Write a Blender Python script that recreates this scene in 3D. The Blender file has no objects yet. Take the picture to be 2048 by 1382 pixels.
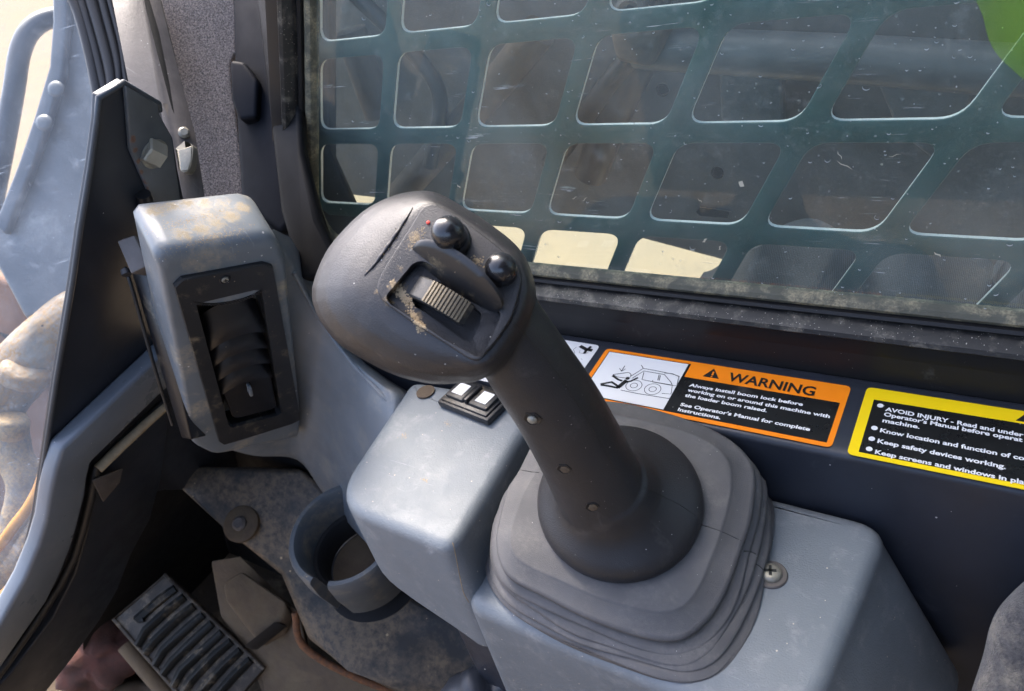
import bpy, bmesh, math, random
import numpy as np
from mathutils import Vector, Matrix
from mathutils.bvhtree import BVHTree
random.seed(7); rng = np.random.RandomState(7)
SC = bpy.context.scene
COL = SC.collection
# ------------------------------------------------------------------ camera
_z = np.array([-.229, .786, .574]); _z /= np.linalg.norm(_z)
_x = np.array([.841, -.146, .521]); _x -= _z*_x.dot(_z); _x /= np.linalg.norm(_x)
_y = np.cross(_z, _x)
R = np.array([_x, _y, _z])              # camera axes (columns) in the world
CAM = np.array([0, 0, .4])              # 0.4 m over the console top (z = 0)
FPX = 1500.
cd = bpy.data.cameras.new('camera'); cam = bpy.data.objects.new('camera', cd); COL.objects.link(cam)
M4 = Matrix([list(R[0])+[CAM[0]], list(R[1])+[CAM[1]], list(R[2])+[CAM[2]], [0, 0, 0, 1]])
cam.matrix_world = M4
cd.sensor_width = 36; cd.lens = 36*FPX/2048; cd.clip_start = .02; cd.clip_end = 500
cd.dof.use_dof = True; cd.dof.focus_distance = .47; cd.dof.aperture_fstop = 16
SC.camera = cam
# ------------------------------------------------------------------ sky and sun
W = bpy.data.worlds.new('World'); SC.world = W; W.use_nodes = True
nt = W.node_tree; bg = nt.nodes['Background']
sk = nt.nodes.new('ShaderNodeTexSky'); sk.sky_type = 'NISHITA'; sk.sun_disc = False
SUN_DIR = Vector((-.50, .50, .90)).normalized()
sk.sun_elevation = math.asin(SUN_DIR.z); sk.sun_rotation = math.atan2(SUN_DIR.x, SUN_DIR.y)
sk.air_density = .65; sk.dust_density = 5.0; sk.ozone_density = .3
nt.links.new(sk.outputs[0], bg.inputs[0]); bg.inputs[1].default_value = .15
sl = bpy.data.lights.new('sun', 'SUN'); sl.energy = 1.0; sl.angle = math.radians(25); sl.color = (1, .95, .88)
so = bpy.data.objects.new('sun', sl); COL.objects.link(so)
so.rotation_euler = SUN_DIR.to_track_quat('Z', 'Y').to_euler()
SC.view_settings.view_transform = 'Standard'; SC.view_settings.look = 'None'
SC.view_settings.exposure = 2.8; SC.view_settings.gamma = 1

# ------------------------------------------------------------------ geometry helpers
def V(p): return Vector([float(a) for a in p])
def ray(px, py): return R@np.array([(px-1024)/FPX, (691-py)/FPX, -1.])
def P(px, py, d): return CAM+ray(px, py)*d
def PZ(px, py, z):
    r = ray(px, py); return CAM+r*((z-CAM[2])/r[2])
def PY(px, py, y):
    r = ray(px, py); return CAM+r*(y/r[1])
def PX(px, py, x):
    r = ray(px, py); return CAM+r*(x/r[0])
def PP(px, py, p0, n):
    r = ray(px, py); return CAM+r*(np.dot(np.array(p0)-CAM, n)/np.dot(r, n))
def nrm(v): v = np.array(v, float); return v/np.linalg.norm(v)
def camv(a, b, c): return nrm(R@np.array([a, b, c], float))     # (right, up, back) to world
RAKE = camv(-309, -1109, -1500)         # direction in which the front pillar runs down

def tag(o, label=None, cat=None, group=None, kind=None):
    if label: o['label'] = label
    if cat: o['category'] = cat
    if group: o['group'] = group
    if kind: o['kind'] = kind
    return o
def thing(name, loc, label, cat, group=None):
    o = bpy.data.objects.new(name, None); COL.objects.link(o); o.location = V(loc)
    o.empty_display_size = .02
    return tag(o, label, cat, group)
def rootloc(o):
    t = Vector((0, 0, 0))
    while o: t += o.location; o = o.parent
    return t
def link(name, me, mats, parent=None, smooth=True, angle=None):
    o = bpy.data.objects.new(name, me); COL.objects.link(o)
    if not isinstance(mats, (list, tuple)): mats = [mats]
    if len(me.materials) == 0:
        for m in mats: me.materials.append(m)
    me.polygons.foreach_set('use_smooth', [smooth]*len(me.polygons))
    if parent:
        t = rootloc(parent); o.parent = parent; o.location = (0, 0, 0)
        o.matrix_parent_inverse = Matrix.Translation(-t)
    if smooth and angle: me.set_sharp_from_angle(angle=math.radians(angle))
    return o
def mesh(name, vs, fs):
    me = bpy.data.meshes.new(name); me.from_pydata([tuple(float(c) for c in v) for v in vs], [], fs); me.validate(); me.update(); return me
def fixn(me):
    bm = bmesh.new(); bm.from_mesh(me); bmesh.ops.recalc_face_normals(bm, faces=bm.faces); bm.to_mesh(me); bm.free()
def rounded(pts, r, seg=4):
    """round the corners of a closed 3-D polygon; r one radius or a list"""
    out = []; n = len(pts)
    for i in range(n):
        a, b, c = np.array(pts[i-1]), np.array(pts[i]), np.array(pts[(i+1) % n])
        rr = r[i] if isinstance(r, (list, tuple)) else r
        if rr <= 0: out.append(b); continue
        u, v = a-b, c-b; lu, lv = np.linalg.norm(u), np.linalg.norm(v); k = min(rr, .48*lu, .48*lv)
        p, q = b+u/lu*k, b+v/lv*k
        for s in range(seg+1):
            t = s/seg; out.append((1-t)**2*p+2*t*(1-t)*b+t*t*q)
    return out
def prism(name, pts, off, mat, parent=None, bev=0, seg=3, angle=40):
    """solid from a 3-D outline pushed along off"""
    n = len(pts); off = np.array(off, float)
    vs = [np.array(p) for p in pts]+[np.array(p)+off for p in pts]
    fs = [tuple(range(n)), tuple(range(2*n-1, n-1, -1))]+[(i, i+n, (i+1) % n+n, (i+1) % n) for i in range(n)]
    me = mesh(name, vs, fs); fixn(me)
    if bev:
        bm = bmesh.new(); bm.from_mesh(me)
        es = [e for e in bm.edges if len(e.link_faces) == 2 and e.calc_face_angle(0) > math.radians(35)]
        bmesh.ops.bevel(bm, geom=es, offset=bev, segments=seg, profile=.5, affect='EDGES', clamp_overlap=True)
        bm.to_mesh(me); bm.free()
    return link(name, me, mat, parent, True, angle)
def loft_mesh(rings, cap0=True, cap1=True, closed=True):
    n = len(rings[0]); vs = [p for r in rings for p in r]; fs = []
    for k in range(len(rings)-1):
        for i in range(n if closed else n-1):
            j = (i+1) % n; fs.append((k*n+i, k*n+j, (k+1)*n+j, (k+1)*n+i))
    if cap0: fs.append(tuple(range(n-1, -1, -1)))
    if cap1: b = (len(rings)-1)*n; fs.append(tuple(range(b, b+n)))
    return vs, fs
def loft(name, rings, mat, parent=None, cap0=True, cap1=True, angle=None, sub=0, closed=True, crease=None):
    vs, fs = loft_mesh(rings, cap0, cap1, closed); me = mesh(name, vs, fs); fixn(me)
    o = link(name, me, mat, parent, True, angle)
    if sub:
        m = o.modifiers.new('s', 'SUBSURF'); m.levels = m.render_levels = sub
    return o
def frame(d):
    d = nrm(d); a = np.array([0, 0, 1.]) if abs(d[2]) < .9 else np.array([1., 0, 0])
    u = nrm(np.cross(a, d)); return u, np.cross(d, u)
def catmull(pts, n=8, closed=False):
    pts = [np.array(p, float) for p in pts]; out = []; L = len(pts)
    for i in range(L if closed else L-1):
        if closed: a, b, c, d = pts[i-1], pts[i], pts[(i+1) % L], pts[(i+2) % L]
        else: b, c = pts[i], pts[i+1]; a = pts[i-1] if i else 2*b-c; d = pts[i+2] if i+2 < L else 2*c-b
        for s in range(n):
            t = s/n
            out.append(.5*((2*b)+(c-a)*t+(2*a-5*b+4*c-d)*t*t+(3*b-a-3*c+d)*t**3))
    if not closed: out.append(pts[-1])
    return out
def tube_mesh(path, r, seg=10, flat=1.):
    path = [np.array(p, float) for p in path]; rings = []; u = None
    for i, p in enumerate(path):
        d = nrm(path[min(i+1, len(path)-1)]-path[max(i-1, 0)])
        if u is None: u, v = frame(d)
        else: u = nrm(u-d*np.dot(u, d)); v = np.cross(d, u)
        rr = r[i] if isinstance(r, (list, tuple, np.ndarray)) else r
        rings.append([p+rr*(math.cos(2*math.pi*k/seg)*u+flat*math.sin(2*math.pi*k/seg)*v) for k in range(seg)])
    return loft_mesh(rings)
def tube(name, path, r, mat, parent=None, seg=10, n=0, angle=None):
    if n: path = catmull(path, n)
    vs, fs = tube_mesh(path, r, seg); me = mesh(name, vs, fs); fixn(me)
    return link(name, me, mat, parent, True, angle or 60)
def lathe(name, c, ax, prof, mat, parent=None, seg=40, angle=40, n6=False):
    """prof: list of (radius, height along ax)"""
    ax = nrm(ax); u, v = frame(ax); c = np.array(c); rings = []
    for r, h in prof:
        rings.append([c+ax*h+max(r, 1e-5)*(math.cos(2*math.pi*k/seg)*u+math.sin(2*math.pi*k/seg)*v) for k in range(seg)])
    vs, fs = loft_mesh(rings); me = mesh(name, vs, fs); fixn(me)
    return link(name, me, mat, parent, True, angle)
def box(name, c, u, v, w, su, sv, sw, mat, parent=None, bev=0, seg=2):
    u, v, w = nrm(u), nrm(v), nrm(w); c = np.array(c)
    q = [c+a*u*su/2+b*v*sv/2-w*sw/2 for a, b in ((-1, -1), (1, -1), (1, 1), (-1, 1))]
    return prism(name, q, w*sw, mat, parent, bev, seg)
def bvh(o):
    dg = bpy.context.evaluated_depsgraph_get(); e = o.evaluated_get(dg); me = e.to_mesh()
    vs = [o.matrix_world@v.co if False else v.co.copy() for v in me.vertices]; fs = [tuple(p.vertices) for p in me.polygons]
    e.to_mesh_clear(); return BVHTree.FromPolygons(vs, fs)
def hit(tree, px, py):
    d = V(ray(px, py)).normalized(); loc, no, i, dist = tree.ray_cast(V(CAM), d)
    if loc is None: return None, None
    no = np.array(no)
    if np.dot(no, np.array(d)) > 0: no = -no
    return np.array(loc), no
def strip_on(tree, pix, w, lift, h=.0004, n=6):
    """a thin raised bead laid on a surface along a pixel line"""
    pts = catmull([np.array([a, b, 0.]) for a, b in pix], n); out = []
    for p in pts:
        l, no = hit(tree, p[0], p[1])
        if l is not None: out.append(l+no*lift)
    return out

# ------------------------------------------------------------------ materials
def mat(name, col, rough=.5, metal=0., spec=.5, bump=.0, bscale=900., mott=.0, mscale=30., dust=None, specks=None, scratch=None, coat=0., col2=None, brushed=None, wave=None, sheen=0, stains=None, creases=None):
    m = bpy.data.materials.new(name); m.use_nodes = True; t = m.node_tree; N = t.nodes; L = t.links
    b = N['Principled BSDF']; tc = N.new('ShaderNodeTexCoord'); co = tc.outputs['Object']
    def noise(scale, det=4, rg=.55, vec=None, dist=0.):
        n = N.new('ShaderNodeTexNoise'); n.inputs['Scale'].default_value = scale; n.inputs['Detail'].default_value = det
        n.inputs['Roughness'].default_value = rg; n.inputs['Distortion'].default_value = dist
        L.new(vec or co, n.inputs['Vector']); return n.outputs['Fac']
    def ramp(src, a, c, v0=0., v1=1.):
        r = N.new('ShaderNodeMapRange'); r.inputs['From Min'].default_value = a; r.inputs['From Max'].default_value = c
        r.inputs['To Min'].default_value = v0; r.inputs['To Max'].default_value = v1; L.new(src, r.inputs['Value']); return r.outputs[0]
    def mixc(f, a, c):
        x = N.new('ShaderNodeMix'); x.data_type = 'RGBA'
        if isinstance(f, float): x.inputs[0].default_value = f
        else: L.new(f, x.inputs[0])
        for k, s in ((6, a), (7, c)):
            if isinstance(s, tuple): x.inputs[k].default_value = (*s, 1)
            else: L.new(s, x.inputs[k])
        return x.outputs[2]
    def math2(op, a, c):
        x = N.new('ShaderNodeMath'); x.operation = op
        for k, s in ((0, a), (1, c)):
            if isinstance(s, (int, float)): x.inputs[k].default_value = s
            else: L.new(s, x.inputs[k])
        return x.outputs[0]
    c = tuple(col)
    if mott or col2:
        f = ramp(noise(mscale, 6, .6), .35, .68)
        c = mixc(f, c, tuple(col2) if col2 else tuple(min(1, k*(1+mott)) for k in col))
    rgh = None
    masks = []
    if wave:                                    # (scale, direction, colour) woven / threaded look
        w = N.new('ShaderNodeTexWave'); w.inputs['Scale'].default_value = wave[0]; w.bands_direction = wave[1]; w.inputs['Distortion'].default_value = 1.
        L.new(co, w.inputs['Vector']); c = mixc(ramp(w.outputs['Fac'], .3, .8), c, tuple(wave[2]))
    if dust:                                    # (colour, coverage 0-1, scale, strength)
        dc, cov, dsc, st = dust
        a = noise(dsc, 8, .65, dist=.3); q = noise(dsc*9, 5, .7)
        f = math2('MULTIPLY', ramp(a, .72-.45*cov, .86-.42*cov), ramp(q, .3, .6)); f = math2('MULTIPLY', f, st)
        c = mixc(f, c, tuple(dc)); masks.append(f)
    if specks:                                  # (colour, scale, size)
        pal, ssc, sz = specks
        vo = N.new('ShaderNodeTexVoronoi'); vo.inputs['Scale'].default_value = ssc; vo.inputs['Randomness'].default_value = 1.
        L.new(co, vo.inputs['Vector'])
        s2 = N.new('ShaderNodeSeparateColor'); L.new(vo.outputs['Color'], s2.inputs[0])
        thr = math2('MULTIPLY', math2('POWER', ramp(s2.outputs[0], .5, 1.), 2.), sz*.62)
        f = math2('LESS_THAN', vo.outputs['Distance'], thr)
        c = mixc(f, c, tuple(pal)); masks.append(f)
    if scratch:                                 # (colour, scale, strength)
        pal, ssc, st = scratch
        mp = N.new('ShaderNodeMapping'); mp.inputs['Rotation'].default_value = (.5, .6, .8); mp.inputs['Scale'].default_value = (1, 14, 1)
        L.new(co, mp.inputs['Vector'])
        f = math2('MULTIPLY', ramp(noise(ssc, 5, .7, mp.outputs[0], .4), .62, .75), ramp(noise(ssc*.5, 3, .5), .45, .62))
        f = math2('MULTIPLY', f, st); c = mixc(f, c, tuple(pal)); masks.append(f)
    if creases:                                 # dust packed in the folds
        ge = N.new('ShaderNodeNewGeometry'); f = math2('MULTIPLY', ramp(ge.outputs['Pointiness'], .485, .44), ramp(noise(60, 5, .7), .35, .6, .25, 1.))
        f = math2('MULTIPLY', f, creases[1]); c = mixc(f, c, tuple(creases[0])); masks.append(f)
    if stains:                                  # (colour, scale, [(centre, radius), ...]) caked mud where it sits on the thing
        pal, ssc, blobs = stains; acc = None
        for ce, ra in blobs:
            vd = N.new('ShaderNodeVectorMath'); vd.operation = 'DISTANCE'; L.new(co, vd.inputs[0]); vd.inputs[1].default_value = tuple(float(k) for k in ce)
            q = ramp(vd.outputs['Value'], ra, ra*.2, 0, 1); acc = q if acc is None else math2('MAXIMUM', acc, q)
        nn = math2('ADD', math2('MULTIPLY', noise(ssc, 6, .72, dist=.5), .75), math2('MULTIPLY', noise(ssc*5, 4, .7), .35))
        f = ramp(math2('ADD', math2('MULTIPLY', acc, .45), math2('SUBTRACT', nn, .55)), .27, .46)
        f = math2('MULTIPLY', f, math2('GREATER_THAN', acc, .02))
        c = mixc(math2('MULTIPLY', f, .75), c, mixc(ramp(noise(ssc*8, 3, .7), .3, .7), tuple(pal), tuple(k*.45 for k in pal))); masks.append(f)
    if isinstance(c, tuple): b.inputs['Base Color'].default_value = (*c, 1)
    else: L.new(c, b.inputs['Base Color'])
    r = ramp(noise(mscale*1.7, 6, .65), .3, .7, max(.02, rough-.07), min(1, rough+.1))
    for f in masks: r = math2('MAXIMUM', r, math2('MULTIPLY', f, .9))
    L.new(r, b.inputs['Roughness'])
    b.inputs['Metallic'].default_value = metal; b.inputs['Specular IOR Level'].default_value = spec
    b.inputs['Coat Weight'].default_value = coat; b.inputs['Coat Roughness'].default_value = .15
    b.inputs['Sheen Weight'].default_value = sheen
    if bump:
        h = noise(bscale, 3, .6)
        for f in masks: h = math2('ADD', h, math2('MULTIPLY', f, .6))
        bp = N.new('ShaderNodeBump'); bp.inputs['Strength'].default_value = bump; bp.inputs['Distance'].default_value = .0006
        L.new(h, bp.inputs['Height']); L.new(bp.outputs[0], b.inputs['Normal'])
    return m
TAN = (.42, .33, .21); PALE = (.62, .60, .56)
m_console = mat('grey_plastic', (.140, .160, .176), .50, bump=.45, bscale=900, mott=.12, mscale=25, dust=(PALE, .42, 55, .16), specks=((.5, .45, .36), 240, .22), scratch=((.42, .43, .43), 40, .8))
m_consdirt = mat('grey_plastic_dusty', (.15, .168, .185), .38, bump=.25, bscale=1500, mott=.2, mscale=25, dust=((.36, .33, .27), .5, 26, .45), specks=(PALE, 140, .2))
m_venth = mat('grey_plastic_vent', (.14, .158, .172), .36, bump=.2, bscale=1500, mott=.15, dust=((.5, .41, .27), .42, 20, .8), specks=(PALE, 150, .2), scratch=((.3, .3, .3), 40, .4))
m_dark = mat('dark_blue_grey_panel', (.021, .025, .034), .36, spec=.4, bump=.15, bscale=1500, mott=.2, specks=(PALE, 120, .13), scratch=((.12, .13, .14), 20, .5))
m_grip = mat('black_rubber_plastic', (.036, .036, .038), .43, bump=.35, bscale=1700, mott=.3, mscale=28, dust=((.30, .27, .23), .3, 35, .25), specks=(PALE, 260, .14))
m_headr = m_grip
m_boot = mat('boot_rubber', (.082, .08, .081), .58, bump=.35, bscale=1900, mott=.25, mscale=45, dust=((.22, .2, .18), .5, 40, .35), specks=(PALE, 330, .12), scratch=((.2, .19, .18), 45, .5), creases=((.20, .17, .13), .6))
m_black = mat('black_plastic', (.012, .012, .014), .35, bump=.15, bscale=1400, dust=((.35, .28, .18), .3, 60, .5), specks=(TAN, 260, .2))
m_bezel = mat('bezel_plastic', (.017, .018, .020), .42, bump=.2, bscale=1500, dust=((.4, .32, .2), .36, 45, .5), specks=(TAN, 240, .2))
m_slat = mat('louvre_plastic', (.008, .008, .010), .38, bump=.1, dust=((.25, .2, .13), .2, 60, .4), specks=(TAN, 220, .12))
m_gloss = mat('glossy_black', (.014, .014, .016), .26, coat=.3, specks=(PALE, 500, .12), dust=((.3, .25, .18), .2, 60, .3))
m_frame = mat('black_paint', (.012, .012, .013), .5, spec=.3, bump=.1, bscale=1200, specks=((.4, .38, .34), 420, .16), scratch=((.2, .2, .19), 25, .4), dust=((.25, .22, .17), .15, 18, .35))
m_sill = mat('black_sill_dusty', (.02, .02, .02), .35, bump=.4, bscale=1500, specks=((.6, .56, .48), 900, .45), dust=((.4, .36, .28), .5, 60, .4))
m_plainb = mat('plain_black_frame', (.012, .012, .013), .35, spec=.22, scratch=((.1, .1, .1), 25, .4), specks=(PALE, 300, .1))
m_seal = mat('dirty_seal', (.08, .08, .06), .7, bump=.8, bscale=700, mott=.3, mscale=60, dust=((.42, .36, .23), .62, 70, .8))
m_rubber = mat('rubber_seal', (.013, .013, .014), .45, bump=.2, bscale=900, dust=((.3, .27, .22), .2, 20, .4), scratch=((.15, .14, .13), 30, .5))
m_steel = mat('worn_steel', (.085, .074, .067), .5, metal=0., bump=.3, bscale=400, mott=.4, mscale=60, scratch=((.45, .43, .4), 50, .6), specks=(PALE, 200, .15))
m_zinc = mat('zinc_bolt', (.27, .25, .20), .36, metal=.35, bump=.5, bscale=700, mott=.3, dust=((.45, .4, .3), .4, 90, .5))
m_rust = mat('rust', (.22, .09, .035), .8, bump=.6, bscale=600, mott=.6, mscale=200, col2=(.09, .05, .03))
m_dirt = mat('dried_mud', (.29, .22, .135), .95, bump=.8, bscale=900, mott=.4, mscale=300)
m_screen = mat('teal_steel', (.022, .070, .072), .42, bump=.3, bscale=500, mott=.4, mscale=20, specks=((.4, .45, .42), 200, .15), dust=((.15, .2, .18), .4, 14, .4), scratch=((.3, .36, .33), 14, .3))
m_white = mat('label_white', (.78, .78, .77), .35, specks=((.3, .28, .25), 180, .09), dust=((.5, .47, .42), .15, 30, .25))
m_orange = mat('label_orange', (.90, .24, .008), .34, specks=((.12, .08, .04), 220, .1), mott=.1)
m_yellow = mat('label_yellow', (.90, .64, .006), .34, specks=((.1, .08, .04), 220, .1), mott=.1)
m_lblack = mat('label_black', (.010, .010, .010), .3, specks=((.4, .38, .35), 240, .15), dust=((.28, .27, .25), .35, 20, .22))
m_ink = mat('print_black', (.012, .012, .012), .4)
m_wtext = mat('print_white', (.80, .80, .80), .4)
m_red = mat('red_paint', (.6, .05, .03), .5)
m_redtan = mat('wheel_tan', (.30, .245, .16), .7, bump=.5, bscale=900, mott=.4, mscale=150, dust=((.42, .34, .22), .6, 80, .8))

def carpetmat():
    m = bpy.data.materials.new('grey_felt'); m.use_nodes = True; t = m.node_tree; N = t.nodes; L = t.links; b = N['Principled BSDF']
    tc = N.new('ShaderNodeTexCoord'); n = N.new('ShaderNodeTexNoise'); n.inputs['Scale'].default_value = 750; n.inputs['Detail'].default_value = 5; n.inputs['Roughness'].default_value = .75
    L.new(tc.outputs['Object'], n.inputs['Vector']); r = N.new('ShaderNodeValToRGB'); r.color_ramp.elements[0].position = .42; r.color_ramp.elements[1].position = .60
    r.color_ramp.elements[0].color = (.035, .026, .022, 1); r.color_ramp.elements[1].color = (.36, .29, .25, 1)
    L.new(n.outputs['Fac'], r.inputs[0]); L.new(r.outputs[0], b.inputs['Base Color']); b.inputs['Roughness'].default_value = .95; b.inputs['Sheen Weight'].default_value = .4
    bp = N.new('ShaderNodeBump'); bp.inputs['Distance'].default_value = .003; bp.inputs['Strength'].default_value = .8; L.new(n.outputs['Fac'], bp.inputs['Height']); L.new(bp.outputs[0], b.inputs['Normal'])
    return m
m_felt = carpetmat()

def glassmat(name, dustcol, base, hi, tint=(.86, .93, .90), scr=.8):
    m = bpy.data.materials.new(name); m.use_nodes = True; t = m.node_tree; N = t.nodes; L = t.links
    N.remove(N['Principled BSDF']); out = N['Material Output']
    tc = N.new('ShaderNodeTexCoord'); co = tc.outputs['Object']
    tr = N.new('ShaderNodeBsdfTransparent'); tr.inputs[0].default_value = (*tint, 1)
    gl = N.new('ShaderNodeBsdfGlossy'); gl.inputs['Roughness'].default_value = .02
    df = N.new('ShaderNodeBsdfDiffuse'); df.inputs[0].default_value = (*dustcol, 1)
    fr = N.new('ShaderNodeFresnel'); fr.inputs[0].default_value = 1.45
    mx = N.new('ShaderNodeMixShader'); ge = N.new('ShaderNodeNewGeometry'); mm = N.new('ShaderNodeMath'); mm.operation = 'MULTIPLY_ADD'; mm.inputs[1].default_value = -1; mm.inputs[2].default_value = 1; L.new(ge.outputs['Backfacing'], mm.inputs[0]); m3 = N.new('ShaderNodeMath'); m3.operation = 'MULTIPLY'; L.new(mm.outputs[0], m3.inputs[0]); L.new(fr.outputs[0], m3.inputs[1]); L.new(m3.outputs[0], mx.inputs[0]); L.new(tr.outputs[0], mx.inputs[1]); L.new(gl.outputs[0], mx.inputs[2])
    def noise(sc, det, rg, vec=co, dist=0.):
        n = N.new('ShaderNodeTexNoise'); n.inputs['Scale'].default_value = sc; n.inputs['Detail'].default_value = det; n.inputs['Roughness'].default_value = rg; n.inputs['Distortion'].default_value = dist; L.new(vec, n.inputs['Vector']); return n.outputs['Fac']
    def mr(s, a, c, v0, v1):
        r = N.new('ShaderNodeMapRange'); r.inputs[1].default_value = a; r.inputs[2].default_value = c; r.inputs[3].default_value = v0; r.inputs[4].default_value = v1; L.new(s, r.inputs[0]); return r.outputs[0]
    def ma(op, a, c):
        x = N.new('ShaderNodeMath'); x.operation = op
        for k, s in ((0, a), (1, c)):
            if isinstance(s, (int, float)): x.inputs[k].default_value = s
            else: L.new(s, x.inputs[k])
        return x.outputs[0]
    f = mr(noise(9, 8, .62, co, .6), .35, .72, base, hi)
    f = ma('ADD', f, mr(noise(420, 4, .7), .58, .75, 0, .12))
    f = ma('ADD', f, mr(noise(60, 6, .7), .58, .74, 0, .14))
    vo = N.new('ShaderNodeTexVoronoi'); vo.inputs['Scale'].default_value = 170; L.new(co, vo.inputs['Vector'])
    sc = N.new('ShaderNodeSeparateColor'); L.new(vo.outputs['Color'], sc.inputs[0])
    f = ma('ADD', f, ma('MULTIPLY', ma('LESS_THAN', vo.outputs['Distance'], ma('MULTIPLY', mr(sc.outputs[0], .5, 1, 0, 1), .13)), .22))
    for rot, s in (((.3, .5, .2), 16), ((.1, -.7, .4), 22)):
        mp = N.new('ShaderNodeMapping'); mp.inputs['Rotation'].default_value = rot; mp.inputs['Scale'].default_value = (1, 1, 22); L.new(co, mp.inputs['Vector'])
        f = ma('ADD', f, ma('MULTIPLY', ma('MULTIPLY', mr(noise(s, 4, .6, mp.outputs[0], .5), .66, .72, 0, 1), mr(noise(s*.6, 3, .5), .5, .62, 0, 1)), scr))
    f = ma('MINIMUM', f, .8)
    m2 = N.new('ShaderNodeMixShader'); L.new(f, m2.inputs[0]); L.new(mx.outputs[0], m2.inputs[1]); L.new(df.outputs[0], m2.inputs[2]); L.new(m2.outputs[0], out.inputs[0])
    return m
m_glass = glassmat('dusty_glass', (.52, .56, .54), .035, .14)
m_dglass = glassmat('scratched_door_glass', (.75, .78, .8), .02, .10, (.95, .97, .97), .8)
m_sand = mat('sand', (.165, .134, .098), .95, spec=.0, bump=1, bscale=30, mott=.25, mscale=3, col2=(.185, .145, .10), scratch=((.09, .05, .03), 26, .9))
m_floor = mat('dirty_floor', (.09, .066, .04), .9, bump=1., bscale=300, mott=.6, mscale=20, col2=(.06, .042, .03), dust=((.42, .33, .21), .5, 9, .7))
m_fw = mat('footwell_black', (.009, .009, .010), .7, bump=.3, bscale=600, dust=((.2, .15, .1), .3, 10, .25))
m_void = mat('vent_inside', (.003, .003, .003), .9)
m_cup = mat('grey_cup_plastic', (.075, .086, .094), .5, bump=.3, bscale=800, mott=.2, dust=((.35, .28, .18), .42, 16, .6), specks=(TAN, 120, .2))
m_tanm = mat('mud_covered_steel', (.12, .088, .052), .85, bump=1., bscale=300, mott=.5, mscale=40, col2=(.085, .06, .04))
m_pedal = mat('pedal_rubber', (.009, .011, .012), .6, spec=.25, bump=.4, bscale=500, dust=((.32, .26, .18), .4, 30, .6))
m_ped2 = mat('pedal_ridge_worn', (.03, .024, .018), .6, bump=.6, bscale=500, mott=.8, mscale=60, dust=((.34, .27, .18), .45, 60, .6))
m_rag = mat('red_rag', (.10, .038, .028), .95, bump=1, bscale=600, mott=.6, mscale=40, col2=(.05, .028, .022))
m_jean = mat('grey_cloth', (.105, .10, .10), .95, bump=1.5, bscale=1100, mott=.9, mscale=420, col2=(.045, .044, .048), dust=((.32, .28, .22), .45, 40, .6), sheen=.2)
m_knit = mat('ribbed_grey_cloth', (.075, .072, .075), .95, bump=.8, bscale=900, wave=(260, 'X', (.16, .155, .16)), mott=.3, sheen=.3)
m_arm = mat('loader_grey_paint', (.105, .105, .110), .45, bump=.6, bscale=160, mott=.6, mscale=16, dust=((.15, .13, .11), .5, 12, .6), scratch=((.3, .3, .3), 12, .5), specks=(PALE, 90, .15))
m_tubem = mat('loader_tube_paint', (.075, .08, .088), .4, bump=.2, mott=.3, mscale=10, scratch=((.5, .5, .5), 8, .4))
m_lift = mat('pale_grey_arm_paint', (.085, .092, .10), .33, bump=.5, bscale=200, mott=.35, mscale=14, dust=((.5, .5, .48), .3, 9, .5), specks=((.1, .1, .1), 50, .1))
m_pale = mat('muddy_pale_metal', (.26, .25, .225), .45, bump=1, bscale=90, mott=.6, mscale=30, col2=(.09, .07, .045), dust=((.30, .17, .05), .8, 26, .95), specks=((.03, .02, .015), 60, .45))
m_hose = mat('dusty_hose', (.16, .145, .125), .6, bump=1, bscale=120, mott=.8, mscale=45, col2=(.09, .07, .055), dust=((.42, .28, .12), .8, 34, .95))
m_yhose = mat('yellow_hose', (.45, .19, .01), .45, bump=.3, mott=.4, mscale=30)
m_brown = mat('rusty_brown_paint', (.13, .085, .055), .7, bump=.6, bscale=200, mott=.5, mscale=22, col2=(.075, .065, .06))
m_soil = mat('red_soil', (.11, .055, .03), .9, bump=1, bscale=80, mott=.4, mscale=10)

# ------------------------------------------------------------------ setting
def sheet(name, x0, x1, y0, y1, z, m):
    me = mesh(name, [(x0, y0, z), (x1, y0, z), (x1, y1, z), (x0, y1, z)], [(0, 1, 2, 3)])
    return tag(link(name, me, m, None, False), kind='structure')
sheet('ground', -60, 60, -60, 60, -1.15, m_sand)

m_blocker_liner = mat('black_blocker_liner', (.06, .06, .062), .8, bump=.3, bscale=400)
def slab(name, x0, x1, y0, y1, z0, z1):
    return tag(prism(name, [np.array(p) for p in ((x0, y0, z0), (x1, y0, z0), (x1, y1, z0), (x0, y1, z0))], (0, 0, z1-z0), m_blocker_liner), kind='structure')
slab('cab_roof_blocker', .12, .95, -.75, .50, .95, 1.0)  # unseen cab shell, added and cut short to shape the light inside
slab('cab_rear_blocker', .90, .95, -.75, .50, -.46, .949)
slab('cab_left_blocker', -.75, .899, -.80, -.751, -.46, .38)
# right-hand wall of the cab: panel, ledge, sill (one pressed profile run along X)
def run_x(name, prof, x0, x1, m, parent, bev=0, seg=3):
    pts = [np.array([x0, y, z]) for y, z in prof]
    return prism(name, pts, (x1-x0, 0, 0), m, parent, bev, seg)
wall = thing('cab_side_wall', (-.1, .37, .05), 'dark blue-grey side wall of the cab with the ledge that carries the warning labels', 'wall')
run_x('lower_panel', [(.338, -.62), (.338, .046), (.345, .0478), (.41, .0478), (.41, -.62)], -.56, .75, m_dark, wall, .0035, 4)
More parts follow.
